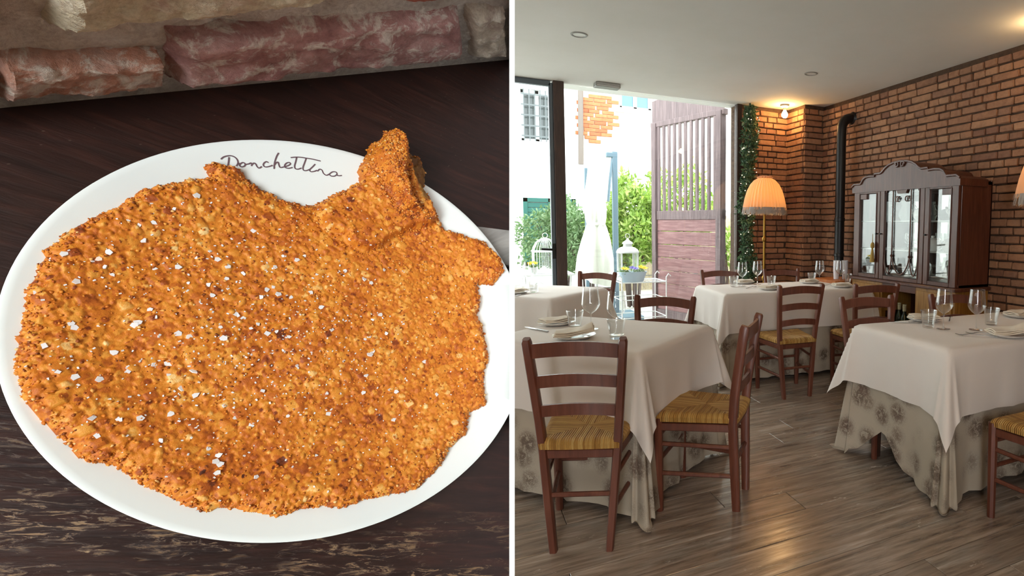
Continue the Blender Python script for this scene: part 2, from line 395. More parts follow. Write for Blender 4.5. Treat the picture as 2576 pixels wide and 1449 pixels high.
# --- brick walls
BH, BP = 0.054, 0.0665
def brick_variant(L, k):
    r = random.Random(k*13+int(L*1000)); mb = MB().box((0, 0, 0), (L, 0.03, BH), 0.006)
    mb.v = [(p[0]+r.uniform(-.004, .004), p[1]+r.uniform(-.004, .003), p[2]+r.uniform(-.0035, .0035)) for p in mb.v]
    return mb
BVAR = {L: [brick_variant(L, k) for k in range(7)] for L in (0.24, 0.115)}
BMESH = {L: [b.mesh('brick', 'brick_red', False) for b in BVAR[L]] for L in BVAR}
def brick_wall(parent, origin, dirv, length, z1, outn, blockers=(), cap=300, long_share=0.3, edge=0.0):
    """courses of single bricks along dirv; origin is the wall face at one end"""
    items = []; ang = math.atan2(dirv[1], dirv[0]); nrow = int(z1/BP)
    for i in range(nrow+1):
        z = i*BP+BP/2; t = -random.random()*0.12*(1 if i % 2 else 0.3)
        while t < length:
            L = 0.24 if random.random() < long_share else 0.115
            a, b = max(t, edge), min(t+L, length-edge)
            if b-a > 0.03 and z < z1-0.01:
                c = np.array(origin)+np.array(dirv)*(a+b)/2+np.array([0, 0, z]); c = c+np.array(outn)*random.uniform(-0.004, 0.004)
                p = project(c); ok = p[2] > 0.5 and 1290 < p[0] < 2590 and -10 < p[1] < 1449
                ok = ok and not any(q[0] < p[0] < q[2] and q[1] < p[1] < q[3] for q in blockers)
                items.append((1/max(p[2], .1)*(b-a) if ok else 0, c, (b-a)/L, L))
            t += L+0.012+random.uniform(-.003, .003)
    items.sort(key=lambda q: -q[0]); rest = MB()
    for j, (s, c, sc, L) in enumerate(items):
        k = random.randrange(7)
        if j < cap and s > 0:
            o = put('brick', BMESH[L][k], parent, tuple(c), ang); o.scale = (sc, 1, 1)
        else:
            R = RZ(ang); rest.addm([tuple(R @ Vector((p[0]*sc, p[1], p[2]))+Vector(c)) for p in BVAR[L][k].v], BVAR[L][k].f)
    if rest.v: o = rest.build('brickwork', 'brick_red', parent, smooth=False); o['kind'] = 'stuff'
WR = struct(MB().box((ROOM_X1+0.11, (ROOM_Y0+6.1)/2, CEIL/2), (0.2, 6.1-ROOM_Y0, CEIL)).build('wall_right', 'mortar_dark'))
brick_wall(WR, (ROOM_X1+0.004, ROOM_Y1, 0), (0, -1, 0), 3.7, CEIL, (-1, 0, 0), blockers=((2145, 440, 2500, 760), (1700, 820, 2600, 1449)), long_share=0.22)
PIL_X, PIL_Y = 3.545, 5.47
wb = MB().box((3.40, ROOM_Y1+0.11, CEIL/2), (1.0, 0.2, CEIL)).box(((PIL_X+ROOM_X1)/2+0.01, (PIL_Y+ROOM_Y1)/2+0.01, CEIL/2), (ROOM_X1-PIL_X, ROOM_Y1-PIL_Y, CEIL))
WB = struct(wb.build('wall_back', 'mortar_dark'))
brick_wall(WB, (2.91, ROOM_Y1+0.004, 0), (1, 0, 0), PIL_X-2.91, CEIL, (0, -1, 0), cap=130, blockers=((1200, 740, 2600, 1449),))
brick_wall(WB, (PIL_X, PIL_Y+0.004, 0), (1, 0, 0), ROOM_X1-PIL_X, CEIL, (0, -1, 0), cap=100, long_share=0.5, blockers=((1200, 740, 2600, 1449),))
brick_wall(WB, (PIL_X+0.004, ROOM_Y1, 0), (0, -1, 0), ROOM_Y1-PIL_Y, CEIL, (-1, 0, 0), cap=70, long_share=0.5, blockers=((1200, 740, 2600, 1449),))
# ------------------------------------------------------------------ the nook with the breaded cutlet (behind the thin white partition)
import bmesh
from mathutils import noise as mnoise
DN = np.array([0.40525923, -0.80648352, 0.43052211])
PR = 0.15
RIM_C = EYE+ray(840.914, 804.658)*(PR/0.36)
RIM_H = 0.0185
T0 = RIM_C-DN*RIM_H
_A = on_plane(0, 272, T0, DN); _B = on_plane(1281, 150, T0, DN)
E1 = (_B-_A)/np.linalg.norm(_B-_A); E2 = np.cross(DN, E1)
RM = np.array([E1, E2, DN]).T
NOOK = Matrix([[RM[i][0], RM[i][1], RM[i][2], T0[i]] for i in range(3)]+[[0, 0, 0, 1]])
def nk(px, py, hgt=0.0): return RM.T @ (on_plane(px, py, T0+DN*hgt, DN)-T0)
def nkw(px, py, off=0.0):
    return RM.T @ (on_plane(px, py, _A-E2*off, E2)-T0)
YW = (RM.T @ (_A-T0))[1]
def nook(o, local=None): o.matrix_world = NOOK @ (local if local is not None else Matrix.Identity(4)); return o
# partition
PNO = np.cross(ray(1284, 700), DOWN); PNO /= np.linalg.norm(PNO)
if PNO @ RIGHT < 0: PNO = -PNO
def trim_right(o, fill=False):
    """cut a nook piece off flush with the partition it butts against"""
    bm = bmesh.new(); bm.from_mesh(o.data)
    bmesh.ops.bisect_plane(bm, geom=bm.verts[:]+bm.edges[:]+bm.faces[:], plane_co=Vector(RM.T @ (EYE-T0)), plane_no=Vector(RM.T @ PNO), clear_outer=True)
    if fill: bmesh.ops.holes_fill(bm, edges=[e for e in bm.edges if e.is_boundary])
    bm.to_mesh(o.data); bm.free(); return o
def hexa(pts): return MB().addm(pts, [(0, 1, 2, 3), (7, 6, 5, 4), (0, 4, 5, 1), (1, 5, 6, 2), (2, 6, 7, 3), (3, 7, 4, 0)])
d0, d1 = 0.40, 0.74
fl_t, fr_t, fr_b, fl_b = [EYE+ray(*q)*d0 for q in ((1281.3, -420), (1294.7, -420), (1294.7, 1900), (1281.3, 1900))]
bk_t = EYE+ray(1281.3, -420)*d1; bk_b = EYE+ray(1281.3, 1900)*d1
plain('partition_white', (0.93, 0.93, 0.92), 0.6)
struct(hexa([fl_t, fr_t, fr_b, fl_b, bk_t, bk_t+(fr_t-fl_t), bk_b+(fr_b-fl_b), bk_b]).build('wall_partition', 'partition_white', smooth=False))
# table
def old_table_mat():
    g0, g1 = nk(0, 1400), nk(1281, 1385); rot = -math.atan2(g1[1]-g0[1], g1[0]-g0[0])
    w0, w1 = nk(0, 1150), nk(1281, 1390); wd = np.array([w1[0]-w0[0], w1[1]-w0[1]]); wn = np.array([wd[1], -wd[0]])/np.linalg.norm(wd)
    t = NT('old_table_wood')
    def turned(sc):
        v = t.coords('Object', (1, 1, 1), False, (0, 0, rot)); mp = t.add('ShaderNodeMapping'); mp.inputs['Scale'].default_value = sc; t.link(v, mp.inputs['Vector']); return mp.outputs[0]
    g = t.noise(turned((4, 30, 30)), 5, 8, 0.65, 0.6)
    c = t.ramp(g, [(0.25, hx('#190c09')), (0.5, hx('#28140f')), (0.75, hx('#3d2018'))])
    sc = t.noise(turned((14, 70, 70)), 4, 7, 0.75, 1.0); blot = t.noise(turned((9, 22, 22)), 2.2, 4, 0.6, 0.5)
    sp = t.add('ShaderNodeSeparateXYZ'); tc = t.add('ShaderNodeTexCoord'); t.link(tc.outputs['Object'], sp.inputs[0])
    dist = t.math('ADD', t.math('MULTIPLY', t.math('SUBTRACT', sp.outputs[0], float(w0[0])), float(wn[0])), t.math('MULTIPLY', t.math('SUBTRACT', sp.outputs[1], float(w0[1])), float(wn[1])))
    near = t.ramp(t.math('ADD', t.math('MULTIPLY', dist, 9.0), 0.25), [(0.0, (0, 0, 0)), (0.55, (1, 1, 1))])
    wear = t.math('MULTIPLY', t.math('MULTIPLY', t.ramp(sc, [(0.53, (0, 0, 0)), (0.60, (1, 1, 1))]), t.ramp(blot, [(0.42, (0, 0, 0)), (0.55, (1, 1, 1))])), near)
    c = t.mix(t.math('MULTIPLY', wear, 0.85), c, t.ramp(g, [(0.3, hx('#7a5638')), (0.7, hx('#b89a72'))]))
    dots = t.ramp(t.voro(t.coords('Object', (1, 2, 1)), 95), [(0.05, (1, 1, 1)), (0.09, (0, 0, 0))])
    c = t.mix(t.math('MULTIPLY', dots, 0.22), c, hx('#8a7766'))
    t.base(c); t.set(Roughness=0.45); t.bump(t.math('SUBTRACT', g, wear), 0.3, 0.002); return t.m
old_table_mat()
q = [nk(-160, 1620), nk(1284, 1620), nk(1284, 120), nk(-160, 287)]
q[2][1] = q[3][1] = YW+0.01
tbl = nook(tag(put('wooden_table', None), 'dark brown worn wooden table carrying the plate of breaded cutlet', 'table'))
xs0, xs1 = min(p[0] for p in q), max(p[0] for p in q)
MB().prism([(p[0], p[1]) for p in q], lambda a, b, d: (a, b, d), 0.0, -0.03).build('tabletop', 'old_table_wood', tbl, smooth=False)
for (lx, ly) in ((q[3][0]+0.05, YW-0.05), (q[2][0]-0.08, YW-0.05), (q[0][0]+0.05, q[0][1]+0.05), (q[1][0]-0.06, q[1][1]+0.05)):
    MB().box((lx, ly, -0.13), (0.04, 0.04, 0.2), 0.003).build('leg', 'old_table_wood', tbl)
wood_mat('pale_grey_wood', hx('#6f6c68'), hx('#8e8b86'), hx('#aaa6a0'), 0.7, (4, 30, 30))
gb = [nk(1120, 560, .005), nk(1283, 580, .005), nk(1283, 668, .005), nk(1120, 640, .005)]
o = MB().prism([(p[0], p[1]) for p in gb], lambda a, b, d: (a, b, d), 0.005, 0.0005).build('wood_strip', 'pale_grey_wood', None, smooth=False)
nook(tag(o, 'pale grey weathered wood strip lying on the dark table behind the plate', 'wood strip'))
# old brick wall behind the table
def old_brick_mat(name, cols, pale, amt):
    t = NT(name); v = t.coords('Object', (1, 1, 1)); n = t.noise(v, 26, 7, 0.65, 0.3); m = t.noise(v, 60, 6, 0.7, 0.5); f = t.noise(v, 300, 4, 0.7)
    c = t.ramp(n, [(0.3, cols[0]), (0.5, cols[1]), (0.7, cols[2])])
    c = t.mix(t.ramp(m, [(amt, (0, 0, 0)), (amt+0.1, (0.9, 0.9, 0.9))]), c, pale)
    c = t.mix(0.6, c, t.ramp(f, [(0.3, (0.6, 0.58, 0.56)), (0.6, (1.1, 1.1, 1.1))]), 'MULTIPLY')
    t.base(c); t.set(Roughness=0.95); t.bump(t.math('ADD', m, t.math('MULTIPLY', f, 0.4)), 0.8, 0.004); return t.m
old_brick_mat('old_brick_mauve', (hx('#7f5552'), hx('#9a716c'), hx('#a88983')), hx('#c0b6ab'), 0.50)
old_brick_mat('old_brick_rust', (hx('#9a6248'), hx('#ab7f6c'), hx('#a89086')), hx('#c2b9ad'), 0.47)
old_brick_mat('old_brick_crust', (hx('#a0957f'), hx('#b5aa90'), hx('#9c8072')), hx('#c0b7a2'), 0.50)
old_brick_mat('old_brick_red', (hx('#7d3f2e'), hx('#8d4a38'), hx('#985a48')), hx('#a08374'), 0.62)
old_brick_mat('old_brick_pale', (hx('#a89c8c'), hx('#b5a896'), hx('#a08a80')), hx('#c4bcae'), 0.5)
old_brick_mat('old_mortar', (hx('#8f877f'), hx('#a79f95'), hx('#b3a99f')), hx('#c0bab0'), 0.55)
xl, xr = nkw(-200, 100)[0], max(nkw(1284, yy)[0] for yy in (-90, 0, 100, 160))+0.03
zt = max(nkw(0, -90)[2], nkw(1281, -90)[2])
def mort(u, v):
    x = xl+(xr-xl)*u; z = -0.02+(zt+0.02)*v
    d = mnoise.fractal(Vector((x*30, 3.1, z*30)), 0.8, 2.0, 5)*0.004*min(1, max(0, z-0.002)/0.02)
    return (x, YW-d, z)
mb = MB().grid(mort, 150, 60); n0 = len(mb.v)
mb.box(((xl+xr)/2, YW+0.06, zt/2-0.01), (xr-xl, 0.10, zt+0.02))
OW = struct(nook(trim_right(mb.build('wall_nook', 'old_mortar'))))
def old_brick(cs, mat, proud, seed, nu=70, nv=24):
    c = [nkw(px, py, proud) for px, py in cs]
    def fn(u, v):
        p = (c[0]*(1-u)+c[1]*u)*(1-v)+(c[3]*(1-u)+c[2]*u)*v
        e = min(min(u, 1-u)*nu/4.0, min(v, 1-v)*nv/4.0, 1.0); e = math.sin(e*math.pi/2)
        nn = mnoise.fractal(Vector((p[0]*38+seed, seed*1.7, p[2]*38)), 0.75, 2.1, 6)
        wob = mnoise.noise(Vector((p[0]*30, seed+9.0, p[2]*30)))*0.004*(1-e)
        return (p[0]+wob, YW+0.006-(proud+0.006)*e-nn*0.0048*e, p[2]+wob)
    mb = MB().grid(fn, nu, nv)
    return trim_right(mb.build('brick', mat, OW))
old_brick([(437, 108), (1176, 42), (1183, 163), (436, 236)], 'old_brick_mauve', 0.013, 1)
old_brick([(6, 168), (428, 160), (434, 236), (6, 276)], 'old_brick_rust', 0.012, 5)
old_brick([(135, -90), (905, -120), (890, 12), (165, 120)], 'old_brick_crust', 0.016, 9)
old_brick([(1000, -110), (1284, -140), (1284, 8), (1008, 24)], 'old_brick_red', 0.013, 14)
old_brick([(1190, 40), (1284, 30), (1284, 152), (1190, 164)], 'old_brick_pale', 0.012, 19, 24, 24)
old_brick([(-190, -60), (16, -60), (18, 150), (-190, 170)], 'old_brick_red', 0.008, 23, 30, 24)
old_brick([(-190, 180), (-4, 172), (-4, 278), (-190, 292)], 'old_brick_mauve', 0.010, 27, 24, 24)
# plate
prof = [(0.0, 0.0062), (0.06, 0.0062), (0.095, 0.0066), (0.108, 0.0085), (0.13, 0.0140), (0.146, 0.0180), (0.1488, RIM_H), (0.15, 0.0180), (0.1496, 0.0166), (0.145, 0.0148), (0.125, 0.0095), (0.10, 0.0030), (0.092, 0.0), (0.088, 0.0), (0.086, 0.0022), (0.0, 0.0022)]
mb = MB().lathe(prof, 160)
t = NT('plate_white'); t.base(hx('#dfe6e4')); t.set(Roughness=0.16, Coat_Weight=0.3)
me = mb.mesh('plate', 'plate_white', True, 60)
PLATE = trim_right(put('dinner_plate', me), True)
nook(tag(PLATE, 'large round white plate with handwritten brown lettering on its rim', 'plate'))
def plate_z(r):
    for (r0, z0), (r1, z1) in zip(prof[:7], prof[1:7]):
        if r <= r1: return z0+(z1-z0)*(r-r0)/(r1-r0) if r1 > r0 else z0
    return RIM_H
strokes = [[(255, 220), (300, 180), (360, 160), (430, 155), (500, 178), (545, 222), (562, 275), (552, 315), (530, 345)], [(400, 180), (395, 250), (388, 300), (378, 345)],
 [(556, 290), (600, 300), (650, 280), (692, 305), (676, 345), (626, 358), (592, 336), (600, 300)], [(692, 315), (755, 305), (795, 288), (812, 315), (802, 345)], [(806, 325), (845, 290), (880, 305), (902, 350), (940, 382), (990, 352)],
 [(1112, 284), (1072, 264), (1030, 290), (1018, 330), (1050, 360), (1110, 356), (1185, 330)], [(1296, 102), (1262, 160), (1232, 240), (1216, 310), (1210, 398)], [(1214, 335), (1250, 282), (1286, 276), (1296, 320), (1322, 370), (1380, 362)],
 [(1380, 362), (1450, 342), (1502, 310), (1490, 280), (1440, 288), (1402, 330), (1412, 370), (1470, 386), (1545, 370)], [(1618, 185), (1602, 260), (1580, 340), (1592, 390), (1640, 402), (1705, 380)], [(1792, 200), (1762, 280), (1730, 370), (1742, 420), (1790, 428), (1850, 404)],
 [(1510, 190), (1600, 180), (1700, 184), (1800, 200), (1900, 216), (2052, 252)], [(1952, 308), (1902, 360), (1852, 410), (1870, 446), (1930, 442), (1985, 420)], [(1990, 440), (2030, 402), (2072, 418), (2100, 478), (2150, 512), (2200, 492)],
 [(2200, 492), (2260, 450), (2322, 452), (2342, 490), (2300, 526), (2240, 526), (2200, 495)], [(2342, 512), (2385, 520), (2432, 514)]]
plain('lettering_brown', hx('#5d474e'), 0.6)
mb = MB()
for st in strokes:
    pts = [Vector((a, b)) for a, b in st]; fine = []
    for i in range(len(pts)-1):
        p0, p1, p2, p3 = pts[max(i-1, 0)], pts[i], pts[i+1], pts[min(i+2, len(pts)-1)]
        for k in range(6):
            s = k/6; fine.append(0.5*((2*p1)+(p2-p0)*s+(2*p0-5*p1+4*p2-p3)*s*s+(3*p1-p0-3*p2+p3)*s**3))
    fine.append(pts[-1]); loc = []
    for p in fine:
        px, py = 520+p.x/7.156, 370+p.y/7.156; L = nk(px, py, 0.0145); L = nk(px, py, plate_z(math.hypot(L[0], L[1])))
        loc.append(Vector((L[0], L[1], plate_z(math.hypot(L[0], L[1]))+0.00025)))
    vs = []
    for i, p in enumerate(loc):
        tn = (loc[min(i+1, len(loc)-1)]-loc[max(i-1, 0)]); tn.z = 0; tn.normalize(); s = Vector((-tn.y, tn.x, 0))*0.00046
        vs += [p-s, p+s]
    mb.addm(vs, [(2*i, 2*i+2, 2*i+3, 2*i+1) for i in range(len(loc)-1)])
mb.build('lettering', 'lettering_brown', PLATE, smooth=False)
# cutlet
def c1(l): return [(x/1.9815, y/1.9815) for x, y in l]
def c2(l): return [(x/1.9815, y/1.9815+718) for x, y in l]
outline = c1([(1010, 840), (1060, 812), (1110, 830), (1190, 842), (1240, 890), (1310, 930), (1400, 970), (1480, 995), (1540, 1003), (1595, 995), (1640, 965), (1720, 935), (1790, 905), (1770, 860), (1800, 800), (1825, 735), (1870, 725), (1895, 690), (1902, 662), (1950, 672), (2005, 725), (2020, 775), (2080, 800), (2112, 875), (2105, 960), (2150, 1020), (2180, 1080), (2220, 1145), (2300, 1178), (2400, 1218), (2480, 1300), (2505, 1362), (2455, 1425)])
outline += c2([(2385, -5), (2400, 80), (2392, 140), (2420, 230), (2442, 340), (2420, 480), (2430, 600), (2342, 640), (2322, 740), (2232, 820), (2190, 905), (2060, 1030), (1960, 1050), (1880, 1062), (1790, 1085), (1700, 1118), (1610, 1105), (1500, 1122), (1370, 1168), (1280, 1155), (1200, 1140), (1100, 1130), (1000, 1142), (880, 1100), (740, 1030), (640, 970), (560, 912), (440, 892), (370, 868), (345, 805), (240, 722), (160, 650), (100, 560), (78, 480), (64, 350), (80, 250), (92, 180), (108, 80), (128, 0)])
outline += c1([(140, 1420), (180, 1330), (205, 1290), (180, 1258), (262, 1218), (330, 1160), (430, 1092), (560, 1040), (640, 1000), (690, 960), (800, 930), (900, 905), (990, 892), (1035, 880)])
PO = np.array([nk(px, py, 0.014)[:2] for px, py in outline])
flap = c1([(1790, 905), (1770, 860), (1800, 800), (1825, 735), (1895, 690), (1902, 662), (1950, 672), (2005, 725), (2020, 775), (2060, 900), (2105, 960), (2150, 1020), (2180, 1090), (2150, 1130), (2060, 1140), (1990, 1175), (1940, 1200), (1900, 1235), (1830, 1245), (1740, 1215), (1720, 1170), (1600, 1120), (1590, 1000), (1640, 965), (1720, 935)])
PF = np.array([nk(px, py, 0.02)[:2] for px, py in flap])
horn = c1([(1850, 735), (1895, 690), (1902, 662), (1950, 672), (2005, 725), (2020, 775), (2010, 900), (2050, 1000), (2120, 1080), (2000, 1060), (1900, 930), (1830, 800)])
PHN = np.array([nk(px, py, 0.024)[:2] for px, py in horn])
def sdist(X, Y, P):
    d = np.full(X.shape, 1e9); ins = np.zeros(X.shape, bool); n = len(P)
    for i in range(n):
        ax, ay = P[i]; bx, by = P[(i+1) % n]; dx, dy = bx-ax, by-ay
        tt = np.clip(((X-ax)*dx+(Y-ay)*dy)/(dx*dx+dy*dy+1e-15), 0, 1)
        d = np.minimum(d, np.hypot(X-ax-tt*dx, Y-ay-tt*dy))
        cr = ((ay > Y) != (by > Y)) & (X < (bx-ax)*(Y-ay)/(by-ay+1e-15)+ax); ins ^= cr
    return np.where(ins, d, -d)
GS = 0.0007
gx = np.arange(PO[:, 0].min()-.004, PO[:, 0].max()+.004, GS); gy = np.arange(PO[:, 1].min()-.004, PO[:, 1].max()+.004, GS)
GX, GY = np.meshgrid(gx, gy, indexing='ij')
SD = sdist(GX, GY, PO)
bump = np.zeros(GX.shape); tone = np.zeros(GX.shape)
def stamps(n, r0, r1, h0, h1, t0, t1, target):
    global bump, tone
    for _ in range(n):
        i, j = RNG.integers(6, GX.shape[0]-6), RNG.integers(6, GX.shape[1]-6); r = RNG.uniform(r0, r1); k = max(2, int(r/GS)+1)
        i0, i1, j0, j1 = max(i-k, 0), i+k+1, max(j-k, 0), j+k+1
        ca, sa = math.cos(RNG.uniform(0, 3.1)), math.sin(RNG.uniform(0, 3.1)); asp = RNG.uniform(1.0, 1.9)
        dx = GX[i0:i1, j0:j1]-gx[i]; dy = GY[i0:i1, j0:j1]-gy[j]; u = (dx*ca+dy*sa); v = (-dx*sa+dy*ca)*asp
        w = np.clip(1-(u*u+v*v)/(r*r), 0, 1); w = np.sqrt(w)
        hh = RNG.uniform(h0, h1); bump[i0:i1, j0:j1] = np.maximum(bump[i0:i1, j0:j1], w*hh)
        tv = RNG.uniform(t0, t1); tone[i0:i1, j0:j1] = np.where(w > 0.35, tv, tone[i0:i1, j0:j1])
stamps(16000, 0.0008, 0.0016, 0.0003, 0.0010, -0.5, 0.55, 0)
stamps(2600, 0.0014, 0.0030, 0.0006, 0.0017, -0.55, 0.6, 0)
stamps(330, 0.0012, 0.0026, 0.0008, 0.0016, 0.5, 0.95, 0)
stamps(260, 0.0008, 0.0021, 0.0005, 0.0012, -1.0, -0.65, 0)
low = np.zeros(GX.shape)
for k in range(14):
    a = RNG.uniform(0, 6.28); fr = RNG.uniform(25, 120); low += np.sin((GX*math.cos(a)+GY*math.sin(a))*fr+RNG.uniform(0, 6.28))/(fr/40)
low /= 3.0
edge_n = bump*0.9+low*0.0007
SDn = SD+edge_n-0.0008
rad = np.hypot(GX, GY); pz = np.interp(rad, [p[0] for p in prof[:7]], [p[1] for p in prof[:7]])
thick = 0.0085*(1-np.exp(-np.clip(SDn, 0, 1)/0.0042))
FD = sdist(GX, GY, PF); HD = sdist(GX, GY, PHN)
sm = lambda q: np.clip(q, 0, 1)**2*(3-2*np.clip(q, 0, 1))
ZZ = pz+thick+bump+low*0.0011+0.008*sm(FD/0.005)+0.012*sm(HD/0.007)
inside = SDn > 0
idx = -np.ones(GX.shape, int); idx[inside] = np.arange(inside.sum())
verts = np.c_[GX[inside], GY[inside], ZZ[inside]]
a = idx[:-1, :-1]; b = idx[1:, :-1]; c = idx[1:, 1:]; d = idx[:-1, 1:]
okq = (a >= 0) & (b >= 0) & (c >= 0) & (d >= 0)
faces = np.c_[a[okq], b[okq], c[okq], d[okq]]
# skirt down to the plate along the border
cnt = {}
for q4 in faces.tolist():
    for k in range(4):
        e = (q4[k], q4[(k+1) % 4])
        if (e[1], e[0]) in cnt: cnt.pop((e[1], e[0]))
        else: cnt[e] = 1
bv = sorted({i for e in cnt for i in e}); low_i = {v: len(verts)+k for k, v in enumerate(bv)}
pzv = pz[inside]
verts = np.r_[verts, np.c_[verts[bv][:, 0], verts[bv][:, 1], pzv[bv]-0.0005]]
tone_v = tone[inside]; tone_v = np.r_[tone_v, tone_v[bv]]
FDv = sm((HD[inside]-0.0)/0.004); FDv = np.r_[FDv, FDv[bv]]
faces = faces.tolist()+[[e[1], e[0], low_i[e[0]], low_i[e[1]]] for e in cnt]
me = bpy.data.meshes.new('breading'); me.from_pydata(verts.tolist(), [], faces); me.update()
at = me.attributes.new('tone', 'FLOAT', 'POINT'); at.data.foreach_set('value', tone_v.astype(np.float32))
# dark browned side of the bone piece
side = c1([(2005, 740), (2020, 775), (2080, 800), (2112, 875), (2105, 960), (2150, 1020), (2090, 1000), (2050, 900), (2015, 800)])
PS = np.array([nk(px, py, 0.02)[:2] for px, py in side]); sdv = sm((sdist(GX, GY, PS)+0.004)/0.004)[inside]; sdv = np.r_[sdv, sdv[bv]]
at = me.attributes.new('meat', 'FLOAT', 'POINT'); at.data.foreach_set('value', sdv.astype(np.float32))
me.polygons.foreach_set('use_smooth', [True]*len(me.polygons))
t = NT('breading'); at = t.add('ShaderNodeAttribute', attribute_name='tone'); at2 = t.add('ShaderNodeAttribute', attribute_name='meat')
v = t.coords('Object'); n1 = t.math('ADD', t.math('MULTIPLY', t.noise(v, 30, 5, 0.6), 0.6), t.math('MULTIPLY', t.noise(v, 90, 3, 0.6), 0.4)); n2 = t.noise(v, 700, 4, 0.7)
fac = t.math('ADD', t.math('ADD', t.math('MULTIPLY', at.outputs['Fac'], 0.34), 0.52), t.math('ADD', t.math('MULTIPLY', t.math('SUBTRACT', n1, 0.5), 1.05), t.math('MULTIPLY', t.math('SUBTRACT', n2, 0.5), 0.35)))
c = t.ramp(fac, [(0.08, hx('#451f10')), (0.25, hx('#8a3d10')), (0.42, hx('#b66017')), (0.58, hx('#cb7a1f')), (0.75, hx('#d9963a')), (0.95, hx('#e8c585'))])
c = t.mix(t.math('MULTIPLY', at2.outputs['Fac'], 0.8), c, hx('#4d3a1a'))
t.base(c); t.set(Roughness=0.5, Specular_IOR_Level=0.4, Subsurface_Weight=0.0); t.bump(n2, 0.4, 0.0012)
me.materials.append(t.m)
CUT = nook(tag(put('breaded_cutlet', me), 'golden brown breaded cutlet with raised bone end covering the white plate', 'cutlet'))
t = NT('crumb'); c = t.ramp(t.rnd_island(), [(0.0, hx('#6d330f')), (0.25, hx('#a8540f')), (0.55, hx('#ca7418')), (0.85, hx('#d98f30')), (1.0, hx('#e6bf80'))], 'LINEAR')
t.base(c); t.set(Roughness=0.55)
mb = MB(); ii, jj = np.nonzero(inside); wgt = 1.0+5.0*(SDn[inside] < 0.006)+14.0*(HD[inside] > -0.004)+3.0*(np.abs(FD[inside]) < 0.004); wgt /= wgt.sum()
for k in RNG.choice(len(ii), 7000, p=wgt):
    i, j = ii[k], jj[k]; r = RNG.uniform(0.0005, 0.0013); q3 = RNG.normal(0, 1, (3, 3)); q3, _ = np.linalg.qr(q3); sc3 = np.array([RNG.uniform(.7, 1.5), RNG.uniform(.6, 1.1), RNG.uniform(.6, 1.0)])*r
    if sdv[k] > 0.5: continue
    P6 = np.array([[1, 0, 0], [-1, 0, 0], [0, 1, 0], [0, -1, 0], [0, 0, 1], [0, 0, -1]])*sc3*RNG.uniform(.75, 1.25, (6, 1)) @ q3.T+np.array([gx[i], gy[j], ZZ[i, j]])
    mb.addm(P6, [(0, 2, 4), (2, 1, 4), (1, 3, 4), (3, 0, 4), (2, 0, 5), (1, 2, 5), (3, 1, 5), (0, 3, 5)])
o = mb.build('crumbs', 'crumb', CUT, smooth=True, angle=180); o['kind'] = 'stuff'
def top_z(x, y):
    i = int(np.clip(round((x-gx[0])/GS), 0, len(gx)-1)); j = int(np.clip(round((y-gy[0])/GS), 0, len(gy)-1))
    return ZZ[i, j] if inside[i, j] else None
t = NT('salt'); t.base((0.93, 0.93, 0.93)); t.set(Roughness=0.2, Transmission_Weight=0.25)
def flake(seed):
    r = random.Random(seed); n = r.choice((4, 5, 5, 6)); pts = [(math.cos(2*math.pi*k/n+r.uniform(-.3, .3))*r.uniform(.6, 1), math.sin(2*math.pi*k/n)*r.uniform(.5, .95)) for k in range(n)]
    return MB().prism(pts, lambda a, b, d: (a*0.0021, b*0.0021, d*0.0007), 1, 0).mesh('salt_flake', 'salt', False)
FL = [flake(k) for k in range(9)]
flakes = c1([(980, 975), (690, 1120), (765, 1110), (320, 1268), (460, 1300), (520, 1330), (540, 1255), (770, 1340), (885, 1335), (980, 1285), (1045, 1255), (1085, 1292), (1135, 1330), (1210, 1365), (1260, 1150), (1410, 1280), (1370, 1330), (1480, 1300), (1520, 1275), (1580, 1370), (1720, 1350), (1815, 1390), (1915, 1345), (1850, 1410), (1130, 1390), (940, 1410), (1040, 1420), (870, 1040), (640, 1100), (715, 1200), (1750, 1185), (560, 1370), (380, 1405), (490, 1290)])
flakes += c2([(180, 35), (370, 210), (355, 190), (690, 185), (672, 198), (750, 120), (890, 240), (945, 255), (1060, 50), (1170, 140), (1205, 160), (1185, 150), (1250, 215), (1330, 240), (1380, 230), (1440, 255), (1410, 325), (1285, 195), (1100, 210), (1115, 265), (1600, 110), (1655, 220), (1895, 145), (1855, 170), (1925, 240), (1820, 270), (1860, 330), (1843, 345), (2010, 190), (2360, 315), (2115, 380), (1825, 450), (570, 335), (220, 300), (290, 430), (375, 458), (495, 467), (640, 430), (840, 390), (842, 445), (905, 515), (975, 548), (765, 395), (965, 430), (1480, 400), (1308, 525), (1630, 540), (1810, 535), (1435, 650), (1395, 680), (1635, 640), (1975, 530), (1940, 520), (2175, 543), (585, 665), (600, 672), (700, 665), (485, 750), (460, 660), (850, 640), (1115, 600), (1170, 660), (1250, 695), (1575, 848), (1040, 815), (1090, 850), (1075, 880), (1095, 895), (1082, 935), (1275, 955), (800, 775), (1960, 670), (1330, 20), (1385, 45), (1300, 60), (1550, 35), (1450, 60), (1360, 12)])
for px, py in flakes:
    L = nk(px, py, 0.018); z = top_z(L[0], L[1])
    if z is None: continue
    L = nk(px, py, z); z = top_z(L[0], L[1])
    if z is None: continue
    o = put('salt_flake', random.choice(FL)); s = random.uniform(0.7, 1.25)
    loc = Matrix.Translation((L[0], L[1], z-0.0002)) @ Matrix.Rotation(random.uniform(0, 6.28), 4, 'Z') @ Matrix.Rotation(random.uniform(-.5, .5), 4, 'X') @ Matrix.Scale(s, 4)
    nook(tag(o, 'small white sea salt flake scattered on the golden breaded cutlet', 'salt flake', 'salt flakes on the cutlet'), loc)
mb = MB()
